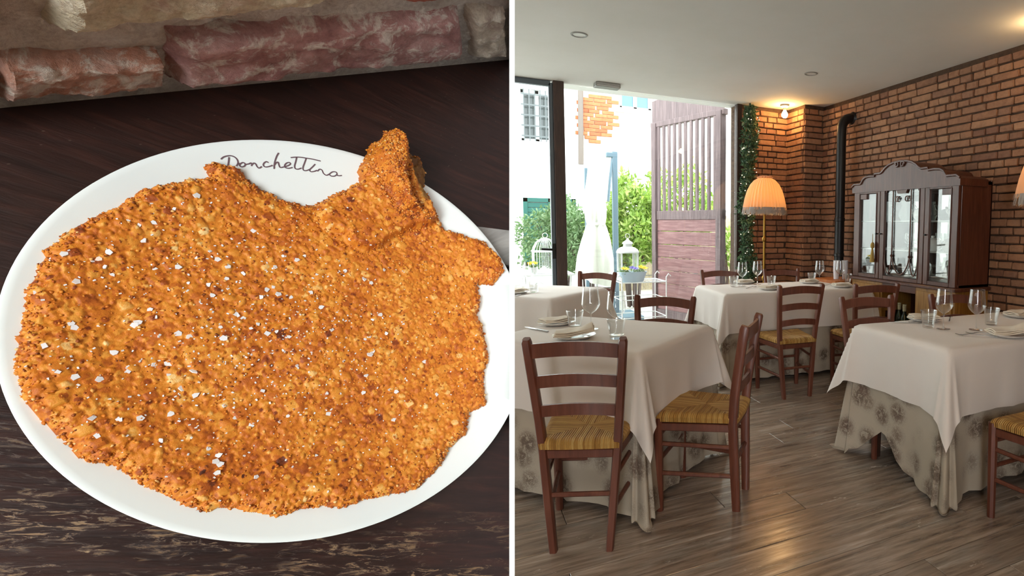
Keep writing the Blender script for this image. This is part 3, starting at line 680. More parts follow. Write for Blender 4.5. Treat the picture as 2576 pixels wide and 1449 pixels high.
for _ in range(900):
    L = nk(random.gauss(660, 260), random.gauss(830, 190), 0.016); z = top_z(L[0], L[1])
    if z is None: continue
    s = random.uniform(0.0003, 0.0009); R = Matrix.Rotation(random.uniform(0, 3), 3, 'Z') @ Matrix.Rotation(random.uniform(-.6, .6), 3, 'X')
    mb.box((L[0], L[1], z+0.0001), (s*1.6, s, s*0.6), 0, R)
nook(tag(mb.build('salt_grains', 'salt', None, smooth=False), 'fine white salt grains dusted over the breaded cutlet', 'salt', None, 'stuff'))
# ------------------------------------------------------------------ chairs
def chair_parts():
    P = {}
    top, bot, zt_ = 0.183, 0.112, 0.885
    def post_c(s, z):
        x = bot+(top-bot)*z/zt_
        y = -0.172+0.012*min(z/0.45, 1)-0.062*max((z-0.45)/(zt_-0.45), 0)**1.2
        return Vector((s*x, y, z))
    for s in (-1, 1):
        mb = MB(); path = [post_c(s, z) for z in (0, 0.2, 0.42, 0.55, 0.68, 0.78, 0.87)]
        rings = []
        for k, c in enumerate(path):
            w, d = (0.017, 0.021) if k else (0.015, 0.018)
            rings.append([c+Vector((a*w, b*d, 0)) for a, b in ((-1, -.6), (-.7, -1), (.7, -1), (1, -.6), (1, .6), (.7, 1), (-.7, 1), (-1, .6))])
        c = path[-1]; rings.append([c+Vector((a*0.013, b*0.015-0.002, 0.014+b*0.004)) for a, b in ((-1, -.6), (-.7, -1), (.7, -1), (1, -.6), (1, .6), (.7, 1), (-.7, 1), (-1, .6))])
        vs = [v for r in rings for v in r]; n = len(rings)
        mb.addm(vs, [(i*8+k, i*8+(k+1) % 8, (i+1)*8+(k+1) % 8, (i+1)*8+k) for i in range(n-1) for k in range(8)]+[tuple(reversed(range(8))), tuple(range((n-1)*8, n*8))])
        P['rear_leg%d' % s] = ('rear_leg', mb.mesh('rear_leg', 'wood_chair'))
        mb = MB().tube([(s*0.178, 0.178, 0.0), (s*0.182, 0.180, 0.25), (s*0.185, 0.182, 0.445)], [0.0175, 0.0205, 0.0215], 8, True)
        P['front_leg%d' % s] = ('front_leg', mb.mesh('front_leg', 'wood_chair'))
        mb = MB()
        for z in (0.17, 0.31):
            mb.cyl(post_c(s, z), (s*0.18, 0.18, z+0.012), 0.0105, 0.0105, 8)
        P['side_rail%d' % s] = ('side_stretcher', mb.mesh('side_stretcher', 'wood_chair'))
    for k, (z, h) in enumerate(((0.832, 0.056), (0.705, 0.048), (0.583, 0.046))):
        mb = MB(); n = 12; vs = []
        L, Rr = post_c(-1, z), post_c(1, z)
        for i in range(n+1):
            u = i/n; q = L.lerp(Rr, u); bow = -0.022*math.sin(math.pi*u); arch = 0.016*math.sin(math.pi*u)
            for dy, dz in ((-0.007, -h/2), (0.007, -h/2), (0.007, h/2), (-0.007, h/2)):
                vs.append((q.x, q.y+bow+dy+(-0.10*dz if False else 0), q.z+arch+dz))
        fs = [(i*4+j, i*4+(j+1) % 4, (i+1)*4+(j+1) % 4, (i+1)*4+j) for i in range(n) for j in range(4)]+[(3, 2, 1, 0), (n*4, n*4+1, n*4+2, n*4+3)]
        P['slat%d' % k] = ('back_slat', mb.addm(vs, fs).mesh('back_slat', 'wood_chair', True, 50))
    mb = MB().cyl((-0.18, 0.18, 0.24), (0.18, 0.18, 0.24), 0.0105, None, 8).cyl((-0.18, 0.18, 0.36), (0.18, 0.18, 0.36), 0.0105, None, 8)
    P['fs'] = ('front_stretcher', mb.mesh('front_stretcher', 'wood_chair'))
    mb = MB().cyl(post_c(-1, 0.235), post_c(1, 0.235), 0.0105, None, 8)
    P['bs'] = ('back_stretcher', mb.mesh('back_stretcher', 'wood_chair'))
    mb = MB()
    cs = [(-0.145, -0.162), (0.145, -0.162), (0.185, 0.182), (-0.185, 0.182)]
    for i in range(4):
        a, b = Vector((*cs[i], 0.405)), Vector((*cs[(i+1) % 4], 0.405)); d = (b-a); L = d.length; ang = math.atan2(d.y, d.x)
        mb.box(tuple((a+b)/2), (L, 0.02, 0.036), 0.003, RZ(ang))
    P['ap'] = ('seat_rail', mb.mesh('seat_rail', 'wood_chair'))
    def seat(u, v):
        s, t = 2*u-1, 2*v-1
        hw = 0.158+(0.202-0.158)*v; y = t*0.192
        edge = max(abs(s), abs(t)); k = min(abs(s), abs(t))
        cr = (1-max(0, edge-0.86)/0.14*1.0) if edge > 0.86 else 1.0
        z = 0.018*math.sqrt(max(cr, 0)) - 0.010*(1-edge)+0.006*(1-abs(abs(s)-abs(t)))*(edge < 0.95)*0.4
        return (s*hw, y*(1-0.03*s*s), z)
    mb = MB().grid(seat, 56, 56)
    nv = len(mb.v); mb.addm([(p[0]*0.985, p[1]*0.985, -0.022) for p in mb.v[:nv]], [])
    W = 57
    for f in list(mb.f): mb.f.append(tuple(i+nv for i in reversed(f)))
    border = [(i, 0) for i in range(57)]+[(56, j) for j in range(1, 57)]+[(i, 56) for i in range(55, -1, -1)]+[(0, j) for j in range(55, 0, -1)]
    bi = [i*W+j for i, j in border]
    for a, b in zip(bi, bi[1:]+bi[:1]): mb.f.append((a, b, b+nv, a+nv))
    P['seat'] = ('seat', mb.mesh('seat', 'rush', True, 80))
    return P
CP = chair_parts()
def chair(top_mid, facing, label, group=None):
    """top_mid: middle between the post tops on plan; facing: unit vector the sitter faces"""
    fx, fy = facing; n = math.hypot(fx, fy); fx, fy = fx/n, fy/n
    rz = math.atan2(fy, fx)-math.pi/2
    loc = (top_mid[0]+fx*0.222, top_mid[1]+fy*0.222, 0.0)
    c = thing('ladder_back_chair', label, 'chair', loc, rz, group or 'reddish brown rush-seat chairs')
    for nm, me in CP.values():
        put(nm, me, c, (0, 0, 0.452) if nm == 'seat' else (0, 0, 0))
    return c
chair((0.396, 2.207), (0.399, 0.917), 'chair with golden rush seat, its back slats in front of the rumpled napkin')
chair((1.226, 2.312), (-0.786, 0.618), 'ladder-back chair seen side-on, rush seat tucked under the draped cloth corner, standing on open floor')
chair((1.145, 3.324), (-0.61, -0.79), 'chair behind the table with two faceted tumblers, two slats showing above the cloth')
chair((1.17, 5.313), (-0.68, -0.73), 'chair standing between the window table and the glazing beneath the closed parasol')
chair((2.328, 5.105), (-0.2, -0.98), 'chair behind the long table, in front of the slatted wooden gate')
chair((2.97, 4.98), (-0.2, -0.98), 'chair behind the long table, beside the floor lamp pole')
chair((2.298, 3.552), (0.08, 1.0), 'chair with whole backrest and rush seat visible, pulled up to the long table')
chair((2.881, 3.378), (0.2, 0.98), 'chair at the long table with its back below the glass cabinet, next to dark bottles')
chair((2.305, 2.80), (-0.12, -0.99), 'chair behind the table laid with forks, its curved top slat by the rolled cloth edge')
chair((2.935, 2.66), (-0.2, -0.98), 'chair standing right in front of the cabinet drawer, seen behind a wine glass')
chair((2.31, 1.27), (0.0, 1.0), 'chair with honey coloured lower legs beside the floral cloth, only its edge showing')

# ------------------------------------------------------------------ tables with two cloths
def drape(a, b, o, top, r, amp, flare, seed, floor=False, step=0.022, lift=None, wl=0.24):
    R = random.Random(seed); ph = [R.uniform(0, 6.28) for _ in range(8)]
    def axis(h):
        nt = max(4, int(2*h/0.05)); no = int(o/step)
        neg = [-(h+o*(1-k/no)) for k in range(no)]; mid = [-h+2*h*k/nt for k in range(nt+1)]
        return neg+mid+[-q for q in reversed(neg)]
    us, vs_ = axis(a), axis(b)
    def wave(t, side): return (math.sin(t*6.283/wl+ph[side])+0.6*math.sin(t*6.283/(wl*0.57)+ph[side+4]))/1.6
    def bend(d):
        if d < r*math.pi/2: return r*math.sin(d/r), r*(1-math.cos(d/r))
        return r, r+(d-r*math.pi/2)
    def pos(u, v):
        su, sv = (1 if u >= 0 else -1), (1 if v >= 0 else -1)
        du, dv = max(abs(u)-a, 0.0), max(abs(v)-b, 0.0)
        cu, cv = min(abs(u), a), min(abs(v), b)
        if du == 0 and dv == 0:
            return (u, v, top+0.0012*snoise(u*9+v*7+seed, seed))
        side = (0 if su > 0 else 1) if dv == 0 else (2 if sv > 0 else 3)
        if lift: du, dv = du*lift(u, v, 0), dv*lift(u, v, 1)
        if floor and du > 0 and dv > 0:
            t0 = math.atan2(dv, du); k0 = (1+0.10*math.sin(2*t0))*max(math.cos(t0), math.sin(t0)); du, dv = du*k0, dv*k0
        L = math.hypot(du, dv)
        if du > 0 and dv > 0:
            th = math.atan2(dv, du); out, down = bend(L); k = math.sin(2*th)
            w = (L/o)**(2 if floor else 1)*amp*((1-th/(math.pi/2))*wave(sv*b, 0 if su > 0 else 1)+(th/(math.pi/2))*wave(su*a, 2 if sv > 0 else 3))
            fl = flare*L*(0.45+0.55*k+(0.30 if floor else 0.16)*(math.cos(8*th)-1)*k)
            down = r+math.sqrt(max((L-r*1.57)**2-fl**2, 0)) if L > r*1.57 else down
            out = out+fl+w*(1-k)+0.25*amp*(L/o)**(2 if floor else 1)*(1-k)
            dirx, diry = math.cos(th), math.sin(th)
        else:
            out, down = bend(L); t = v if dv == 0 else u; lim = b if dv == 0 else a
            near = max(0, 1-(lim-abs(t))/0.2)
            fl = flare*L*0.45*near**2; out += (L/o)**(2 if floor else 1)*amp*(wave(t, side)+0.25)+fl; down = r+math.sqrt(max((L-r*1.57)**2-fl**2, 0)) if L > r*1.57 else down
            dirx, diry = (1, 0) if dv == 0 else (0, 1)
        z = top-down
        if floor and z < 0.012:
            ex = 0.012-z; z = 0.012+0.012*(1+math.sin(L*55+ph[1]))*min(1, ex/0.05); out += ex*0.45
        return (su*(cu+out*dirx), sv*(cv+out*diry), z)
    mb = MB(); mb.v = [pos(u, v) for u in us for v in vs_]; nv = len(vs_)
    mb.f = [(i*nv+j, (i+1)*nv+j, (i+1)*nv+j+1, i*nv+j+1) for i in range(len(us)-1) for j in range(nv-1)]
    return mb
wood_mat('table_wood', hx('#2b1a12'), hx('#3b251a'), hx('#4a3122'), 0.5)
def dining_table(corner, ang, la, lb, seed, lab, over=0.34, lift=None, white_lift=None):
    """corner: front right/left corner of top; la along local x (ang), lb along local y"""
    ca, sa = math.cos(ang), math.sin(ang)
    cx, cy = corner[0]+ca*la/2-sa*lb/2, corner[1]+sa*la/2+ca*lb/2
    t = thing('dining_table', lab[0], 'table', (cx, cy, 0), ang, 'dining tables')
    MB().box((0, 0, 0.735), (la-0.03, lb-0.03, 0.03), 0.003).build('tabletop', 'table_wood', t)
    for sx in (-1, 1):
        for sy in (-1, 1): MB().tube([(sx*(la/2-.09), sy*(lb/2-.09), 0), (sx*(la/2-.09), sy*(lb/2-.09), 0.72)], [0.022, 0.032], 4).build('leg', 'table_wood', t)
    MB().box((0, 0, 0.69), (la-0.2, lb-0.2, 0.06)).build('apron', 'table_wood', t)
    a, b = la/2-0.02, lb/2-0.02
    tag(drape(a, b, 0.735, 0.7545, 0.02, 0.024, 0.17, seed, True, 0.025, lift).build('floral_undercloth', 'cloth_floral', None, (cx, cy, 0), ang, True, 60), lab[1], 'tablecloth', 'floral undercloths')
    tag(drape(a+0.010, b+0.010, over, 0.763, 0.026, 0.010, 0.34, seed+3, False, 0.02, white_lift).build('white_tablecloth', 'cloth_white', None, (cx, cy, 0), ang, True, 60), lab[2], 'tablecloth', 'white tablecloths')
    return t
TZ = 0.7655
A45 = math.radians(42.6)
def lift_left(u, v, ax):
    if ax == 0 and u < 0: return 1-0.24*math.exp(-((v-0.10)/0.13)**2)
    if ax == 1 and v < 0: return 1-0.05*math.exp(-((u+0.1)/0.3)**2)
    return 1.0
# local x of the two turned tables runs along their right-hand edge
dining_table((0.699, 2.381), A45, 0.745, 0.86, 11, ('table set at an angle behind the side-on chair, hidden by its cloths', 'floral undercloth hanging to the floor below the angled white cloth, beside the golden rush seat', 'white tablecloth under the rumpled napkin, its corner draped over a rush seat'))
dining_table((0.628, 4.482), math.radians(47), 0.80, 0.86, 21, ('table close to the glazed door, hidden by its cloths', 'floral undercloth of the table close to the glazed door', 'white tablecloth on the table close to the glazed door'))
A3 = math.radians(-4.5)
dining_table((1.953, 4.16), A3, 1.42, 0.74, 31, ('long table in front of the floor lamp, hidden by its cloths', 'floral undercloth of the long table in front of the floor lamp', 'white tablecloth on the long table in front of the floor lamp'))
A4 = math.radians(-1.5)
dining_table((2.012, 1.842), A4, 1.30, 0.70, 41, ('table laid with forks and folded napkins, hidden by its cloths', 'floral undercloth with a lifted hem showing floor beneath, pooling at its corner', 'white tablecloth laid with forks and wine glasses, corner folds hanging over the floral cloth'), lift=lift_left)
# ------------------------------------------------------------------ tableware
wg = MB().lathe([(0.0, 0.001), (0.037, 0.001), (0.0375, 0.0025), (0.02, 0.005), (0.006, 0.010), (0.0036, 0.02), (0.0033, 0.06), (0.0045, 0.084), (0.012, 0.089), (0.026, 0.099), (0.040, 0.115), (0.0475, 0.131), (0.0478, 0.136), (0.0455, 0.16), (0.042, 0.19), (0.0385, 0.224)], 32).mesh('wine_glass', 'glass_ware', True, 80)
def fac(a, z): return 1-0.035*abs(math.sin(4.5*a))*(1 if 0.012 < z < 0.078 else 0.2)
tum = MB().lathe([(0.0, 0.001), (0.030, 0.001), (0.0325, 0.005), (0.035, 0.025), (0.040, 0.06), (0.0425, 0.078), (0.0445, 0.088), (0.0455, 0.098), (0.0435, 0.0985), (0.0415, 0.09), (0.031, 0.022), (0.027, 0.016), (0.0, 0.014)], 54, mod=fac).mesh('tumbler', 'glass_ware', True, 30)
side_pl = MB().lathe([(0.0, 0.004), (0.06, 0.004), (0.075, 0.007), (0.098, 0.016), (0.102, 0.018), (0.102, 0.0165), (0.09, 0.010), (0.065, 0.0), (0.0, 0.0)], 40).mesh('side_plate', 'porcelain', True, 50)
def napkin_mesh(seed, raised=0.0, L=0.17, Wd=0.11):
    R = random.Random(seed); mb = MB(); ph = R.uniform(0, 6)
    for lay in range(3):
        z0 = 0.005+lay*0.007; sc = 1-0.05*lay
        def top(u, v, z0=z0, sc=sc, lay=lay):
            x, y = (u-0.5)*L*sc, (v-0.5)*Wd*sc+0.004*lay
            z = z0+0.004*math.sin(u*7+ph+lay)*math.sin(v*5+ph)+raised*max(0, u-0.35)**1.4*(1-abs(v-0.45))
            return (x, y, z)
        g = MB().grid(top, 14, 10); n = len(g.v)
        g.v += [(p[0], p[1], p[2]-0.005) for p in g.v[:n]]; g.f += [tuple(i+n for i in reversed(f)) for f in g.f]
        w = 11; per = [i*w for i in range(15)]+[14*w+j for j in range(1, 11)]+[i*w+10 for i in range(13, -1, -1)]+[j for j in range(9, 0, -1)]
        g.f += [(p, q, q+n, p+n) for p, q in zip(per, per[1:]+per[:1])]
        mb.addm(g.v, g.f)
    return mb.mesh('napkin', 'napkin_cloth', True, 50)
NAPK = [napkin_mesh(k) for k in range(3)]; NAPR = napkin_mesh(9, 0.075, 0.19, 0.13)
def fork_mesh():
    mb = MB(); pts = [(-0.10, .0035, 0.002), (-0.06, .0040, 0.004), (0.0, .0022, 0.008), (0.03, .0028, 0.010), (0.05, .0085, 0.006), (0.062, .0105, 0.003)]
    vs = []
    for x, w, z in pts: vs += [(x, -w, z), (x, w, z), (x, w, z+.002), (x, -w, z+.002)]
    n = len(pts); mb.addm(vs, [(i*4+j, i*4+(j+1) % 4, (i+1)*4+(j+1) % 4, (i+1)*4+j) for i in range(n-1) for j in range(4)]+[(3, 2, 1, 0), (n*4-4, n*4-3, n*4-2, n*4-1)])
    for k in range(4):
        y = -0.0085+k*0.00567; mb.tube([(0.060, y, 0.004), (0.08, y, 0.0035), (0.10, y, 0.008)], [0.0016, 0.0014, 0.0009], 5)
    return mb.mesh('fork', 'steel')
def knife_mesh():
    mb = MB(); mb.box((-0.055, 0, 0.004), (0.10, 0.013, 0.006), 0.002)
    mb.prism([(0, -0.004), (0.04, -0.010), (0.09, -0.009), (0.115, 0.004), (0.06, 0.008), (0, 0.006)], lambda a, b, d: (a-0.005, b, d), 0.003, 0.0045)
    return mb.mesh('knife', 'steel')
FORK, KNIFE = fork_mesh(), knife_mesh()
def ware(name, me, xy, label, cat, group, rz=0.0, z=TZ): return tag(put(name, me, None, (xy[0], xy[1], z), rz), label, cat, group)
def on_t(px, py): p = at_z(px, py, TZ); return (p[0], p[1])
WGL, TUL = 'stemmed clear wine glass', 'faceted clear glass tumbler'
T1w, T2w, T3w, T4w = 'on the angled table behind the front slatted chair', 'on the table close to the glazed door', 'on the long table in front of the floor lamp', 'on the table laid with forks'
def wine(px, py, lab): ware('wine_glass', wg, on_t(px, py), WGL+' '+lab, 'wine glass', 'wine glasses')
def tumb(px, py, lab): ware('tumbler', tum, on_t(px, py), TUL+' '+lab, 'tumbler', 'glass tumblers', random.random())
wine(1487, 828, 'with crossed forks beside its foot, next to folded napkin'); tumb(1447, 826, 'between the folded napkin and a wine glass, before crossed forks')
wine(1551, 842, 'standing right behind a faceted tumbler, beside the rumpled napkin'); tumb(1551, 852, 'right in front of a wine glass, alone at the table corner')
T2 = [(0.52, 5.42), (0.55, 5.22)]
ware('wine_glass', wg, (0.515, 5.40), WGL+' by the glazed door, in front of the green shutter', 'wine glass', 'wine glasses')
ware('wine_glass', wg, (0.565, 5.25), WGL+' by the glazed door, in front of the yellow flowers', 'wine glass', 'wine glasses')
tumb(1303, 727, 'beside a plate on the table close to the glazed door'); tumb(1344, 735, 'near the cloth corner on the glazed door table')
wine(1867, 720, 'in front of the green garland on the long table'); wine(1905, 716, 'beside the brass lamp pole on the long table')
wine(2061, 713, 'in front of the plain brick corner on the long table'); wine(2113, 713, 'in front of the white paper cups on the long table')
tumb(1846, 721, 'at the end of the long table near the gate'); tumb(1940, 721, 'behind a plate in the middle of the long table'); tumb(2042, 711, 'beside a plate before the brick corner'); tumb(2132, 714, 'at the long table end nearest the cabinet')
wine(2373, 828, 'in front of the cabinet drawer on the fork-laid table'); wine(2455, 830, 'beside the pair of forks in front of a dark cabinet side')
tumb(2335, 824, 'in front of folded napkin and plate, beside cabinet drawer'); tumb(2493, 817, 'between wine glass and napkin stack, in front of bare brick')
def setting(px, py, what, kind=0, rz=0.0):
    x, y = on_t(px, py); ware('side_plate', side_pl, (x, y), 'small white plate under the '+what, 'plate', 'side plates')
    me = NAPR if kind == 1 else random.choice(NAPK)
    ware('napkin', me, (x, y), what, 'napkin', 'cloth napkins', rz, TZ+0.017)
setting(1400, 816, 'cream folded napkin beside crossed forks on the angled table', 0, 0.3)
setting(1445, 850, 'rumpled cream napkin raised at one end behind the chair slats', 1, -0.2)
setting(1298, 738, 'folded napkin on the table close to the glazed door', 0, 0.5)
setting(1872, 713, 'folded napkin beside the end tumbler of the long table', 0, 0.1)
setting(1935, 728, 'folded napkin at the middle of the long table', 0, 0.2)
setting(2036, 712, 'folded napkin before the brick corner on the long table', 0, 0.0)
setting(2118, 722, 'folded napkin at the long table end by the cabinet', 0, -0.2)
setting(2325, 807, 'folded white napkin behind a tumbler, below the cabinet drawer', 0, -0.4)
setting(2535, 846, 'pointed cream napkin beside the pair of forks', 1, -0.5)
setting(2562, 797, 'stack of white folded napkins in front of bare brick', 0, 0.1)
def cutlery(px, py, rz, kind, lab):
    x, y = on_t(px, py); ware(kind, FORK if kind == 'fork' else KNIFE, (x, y), lab, kind, 'table cutlery', rz)
cutlery(2455, 846, 2.35, 'fork', 'outer steel fork of the pair beside the pointed cream napkin'); cutlery(2480, 842, 2.35, 'fork', 'inner steel fork of the pair beside the pointed cream napkin')
cutlery(2283, 812, 2.6, 'knife', 'steel knife beside the plate below the cabinet drawer'); cutlery(2390, 803, 0.7, 'fork', 'steel fork behind the wine glass in front of the drawer')
cutlery(1425, 806, 0.9, 'fork', 'steel fork crossing behind the wine glass on the angled table'); cutlery(1350, 830, 2.0, 'knife', 'steel knife before the folded napkin on the angled table')
cutlery(1890, 724, 0.6, 'fork', 'steel fork near the end of the long table'); cutlery(2085, 718, 0.4, 'fork', 'steel fork on the long table before the paper cups')
cutlery(1310, 742, 1.0, 'knife', 'steel knife at the table close to the glazed door')
# ------------------------------------------------------------------ glazed cabinet against the right-hand wall
CABX, CABY, CABW = 3.42, 4.38, 1.29
def cb(s, z, d=0.0): return (CABX+d, CABY-s, z)
CAB = thing('glazed_cabinet', 'dark wooden display cabinet with arched pediment, three glass doors and drawer base', 'cabinet', (0, 0, 0))
CAB.location = (CABX, CABY-CABW/2, 0)
def crel(mb):
    mb.v = [(x-CABX, y-(CABY-CABW/2), z) for x, y, z in mb.v]; return mb
def cbox(mb, s0, s1, z0, z1, d0, d1, ch=0.003):
    a, b = cb(s0, z0, d0), cb(s1, z1, d1)
    return mb.box(tuple((a[i]+b[i])/2 for i in range(3)), tuple(abs(b[i]-a[i]) for i in range(3)), ch)
ZB, ZS = 0.85, 1.66
mb = MB(); cbox(mb, 0.0, 0.025, ZB, ZS, 0.03, 0.37); cbox(mb, 0.0, CABW, ZB, ZS+0.04, 0.355, 0.372); cbox(mb, 0, CABW, ZB, ZB+0.025, 0.02, 0.37); cbox(mb, 0, CABW, ZS, ZS+0.03, 0.02, 0.37)
crel(mb).build('carcass', 'wood_cabinet', CAB)
mb = MB(); cbox(mb, CABW-0.025, CABW, ZB, ZS+0.03, 0.03, 0.37); crel(mb).build('side_panel', 'wood_cabinet', CAB)
ped = [(-0.015, 1.645), (-0.015, 1.700), (0.02, 1.722), (0.116, 1.722), (0.13, 1.735), (0.15, 1.762), (0.184, 1.780), (0.25, 1.786), (0.312, 1.782), (0.318, 1.802), (0.395, 1.802), (0.42, 1.815), (0.45, 1.84), (0.50, 1.866), (0.56, 1.880), (0.645, 1.886)]
ped = ped+[(CABW-s, z) for s, z in reversed(ped[:-1])]
mb = MB().prism(ped, lambda a, b, d: cb(a, b, d), -0.012, 0.30); crel(mb).build('pediment', 'wood_cabinet', CAB, angle=30)
mb = MB().tube([cb(a, b+0.004, -0.016) for a, b in ped[1:-1]], 0.011, 6); crel(mb).build('cornice_moulding', 'wood_cabinet', CAB)
mb = MB()
for sg in (-1, 1):
    mb.tube([cb(0.645+sg*(0.035+0.026*math.cos(a)*(1-a/12)), 1.862+0.026*math.sin(a)*(1-a/12), -0.02) for a in [k*0.45 for k in range(17)]], 0.009, 6)
crel(mb).build('scroll_crest', 'wood_cabinet', CAB)
def door(s0, s1, gl, gr, ztop, centre=False):
    mb = MB(); cbox(mb, s0+.003, gl, ZB+.002, 1.665, 0.0, 0.028); cbox(mb, gr, s1-.003, ZB+.002, 1.665, 0.0, 0.028)
    cbox(mb, gl, gr, ZB+.002, 0.888, 0.0, 0.028); cbox(mb, gl, gr, ztop, 1.72 if centre else 1.665, 0.0, 0.028)
    bead = [(gl, 0.888), (gr, 0.888), (gr, ztop), (gl, ztop)]
    mb.tube([cb(a, b, -0.002) for a, b in bead], 0.006, 4, closed=True)
    if centre: mb.prism([(gl+.14, 1.66), (gl+.165, 1.615), (gr-.165, 1.615), (gr-.14, 1.66)], lambda a, b, d: cb(a, b, d), -0.001, 0.025)
    elif s0 < 0.5: cbox(mb, gl, gl+0.10, ztop-0.05, ztop, 0.0, 0.026)
    else: cbox(mb, gr-0.10, gr, ztop-0.05, ztop, 0.0, 0.026)
    d = crel(mb).build('door', 'wood_cabinet', CAB)
    g = MB(); cbox(g, gl-.004, gr+.004, 0.884, ztop+.004, 0.016, 0.020, 0); crel(g).build('glass_pane', 'cabinet_glass', d, smooth=False)
    k = MB()
    hs = s1-0.028 if s0 < 0.2 else s0+0.028
    k.cyl(cb(hs, 1.262, -0.002), cb(hs, 1.262, -0.022), 0.006, 0.009, 8); crel(k).build('knob', 'black_metal', d)
    if centre:
        f = MB(); c0, c1_ = gl+0.105, gr-0.105
        for s in (c0, c1_): f.tube([cb(s, z, 0.006) for z in (1.05, 1.2, 1.4, 1.58, 1.63)], [0.009, 0.007, 0.0065, 0.0065, 0.006], 6)
        for s, sg in ((c0, -1), (c1_, 1)):
            f.tube([cb(s+sg*0.045*(1-math.cos(a)), 1.63+0.035*math.sin(a), 0.006) for a in [k*math.pi/8 for k in range(9)]], 0.0065, 6)
            f.tube([cb(s-sg*0.05+0.028*math.cos(a)*(1-a/14), 1.565+0.028*math.sin(a)*(1-a/14), 0.006) for a in [k*0.5 for k in range(15)]], 0.0055, 6)
        mids = [gl+0.005, c0, c1_, gr-0.005]
        for i in range(3):
            a0, a1 = mids[i], mids[i+1]
            f.tube([cb(a0+(a1-a0)*u, 1.075-0.165*math.sin(math.pi*u)**0.6, 0.006) for u in [k/14 for k in range(15)]], 0.0065, 6)
        for s in (c0, c1_): f.lathe([(0.004, -0.015), (0.012, -0.008), (0.014, 0), (0.012, 0.008), (0.004, 0.015)], 8, cb(s, 1.07, 0.006))
        crel(f).build('scroll_fretwork', 'wood_cabinet', d)
    return d
door(0.005, 0.383, 0.09, 0.335, 1.63); door(0.383, 0.932, 0.442, 0.874, 1.675, True); door(0.932, CABW-0.005, 0.985, 1.215, 1.63)
for z in (1.122, 1.38):
    m_ = MB(); cbox(m_, 0.028, CABW-0.028, z-0.008, z, 0.05, 0.35, 0.001); crel(m_).build('shelf', 'white_metal', CAB)
m_ = MB(); cbox(m_, 0.03, CABW-0.03, ZB+0.03, ZS-0.005, 0.350, 0.354, 0); crel(m_).build('mirror_back', 'cabinet_mirror', CAB, smooth=False)
# drawer base
mb = MB(); cbox(mb, -0.02, CABW+0.02, 0.822, 0.85, -0.03, 0.38, 0.005); crel(mb).build('base_top', 'wood_cabinet', CAB)
for s0, s1 in ((0.0, 0.44), (0.86, CABW)):
    mb = MB(); cbox(mb, s0, s1, 0.56, 0.822, 0.0, 0.37); cbox(mb, s0, s0+0.05, 0, 0.56, 0.0, 0.05); cbox(mb, s1-0.05, s1, 0, 0.56, 0.0, 0.05); cbox(mb, s0, s0+0.05, 0, 0.56, 0.32, 0.37); cbox(mb, s1-0.05, s1, 0, 0.56, 0.32, 0.37)
    crel(mb).build('base_cabinet', 'wood_honey', CAB)
    mb = MB(); cbox(mb, s0+0.025, s1-0.025, 0.60, 0.795, -0.014, 0.0); d = crel(mb).build('drawer', 'wood_honey', CAB)
    k = MB().cyl(cb((s0+s1)/2, 0.70, -0.012), cb((s0+s1)/2, 0.70, -0.036), 0.006, 0.011, 8); crel(k).build('knob', 'black_metal', d)
mb = MB(); cbox(mb, 0.44, 0.86, 0.76, 0.822, 0.0, 0.03); cbox(mb, 0.0, CABW, 0.30, 0.32, 0.02, 0.36); cbox(mb, 0.02, CABW-0.02, 0.32, 0.80, 0.355, 0.37); crel(mb).build('base_shelf', 'wood_cabinet', CAB)
# tassel hanging from the left door knob
tz = cb(0.325, 1.0, -0.028)
mb = MB().lathe([(0.003, 0.02), (0.022, 0.0), (0.019, 0.05), (0.012, 0.10), (0.008, 0.125), (0.017, 0.135), (0.02, 0.155), (0.014, 0.175), (0.004, 0.185), (0.002, 0.26)], 14, tz)
tag(mb.build('tassel', 'tassel', None), 'golden tassel hanging from the cabinet door knob', 'tassel')
# things kept in the cabinet
def inside(name, prof, s, z, lab, mat='porcelain', d=0.2, handle=None, spout=None, cat=None):
    p = cb(s, z+0.001, d); mb = MB().lathe(prof, 20)
    if handle: h0, hr, off = handle; mb.tube([(0, -off-hr*math.sin(a), h0+hr*math.cos(a)*1.2) for a in [k*math.pi/8 for k in range(9)]], 0.005, 6)
    if spout: r0, h1 = spout; mb.tube([(0, r0, h1*0.4), (0, r0+0.035, h1*0.65), (0, r0+0.055, h1)], [0.014, 0.010, 0.007], 6)
    tag(mb.build(name, mat, None, p), lab, cat or name.replace('_', ' '), 'crockery inside the cabinet')
JUG = [(0, 0), (0.045, 0), (0.06, 0.04), (0.058, 0.09), (0.042, 0.14), (0.046, 0.18), (0.042, 0.178), (0.0, 0.02)]
POT = [(0, 0), (0.05, 0), (0.075, 0.035), (0.078, 0.06), (0.06, 0.095), (0.03, 0.108), (0.012, 0.112), (0.014, 0.128), (0.0, 0.132)]
CUP = [(0, 0), (0.026, 0), (0.036, 0.02), (0.045, 0.06), (0.043, 0.06), (0.03, 0.012), (0, 0.006)]
GOB = [(0, 0.001), (0.03, 0.002), (0.006, 0.008), (0.005, 0.05), (0.025, 0.065), (0.033, 0.10), (0.030, 0.15), (0.029, 0.15), (0.03, 0.10), (0.0, 0.07)]
inside('milk_jug', JUG, 0.25, 1.38, 'pale jug behind the tasselled cabinet door, top shelf', 'porcelain_blue', handle=(0.10, 0.04, 0.05))
inside('water_jug', JUG, 0.50, 1.38, 'tall pale jug at the fretwork door, top shelf', 'porcelain_blue', handle=(0.10, 0.045, 0.05))
inside('tea_pot', POT, 0.70, 1.38, 'white teapot on the cabinet top shelf behind the scrolls', handle=(0.06, 0.04, 0.07), spout=(0.07, 0.10))
inside('tea_pot', POT, 1.10, 1.38, 'white teapot on the top shelf of the plain right-hand door', handle=(0.06, 0.04, 0.07), spout=(0.07, 0.10))
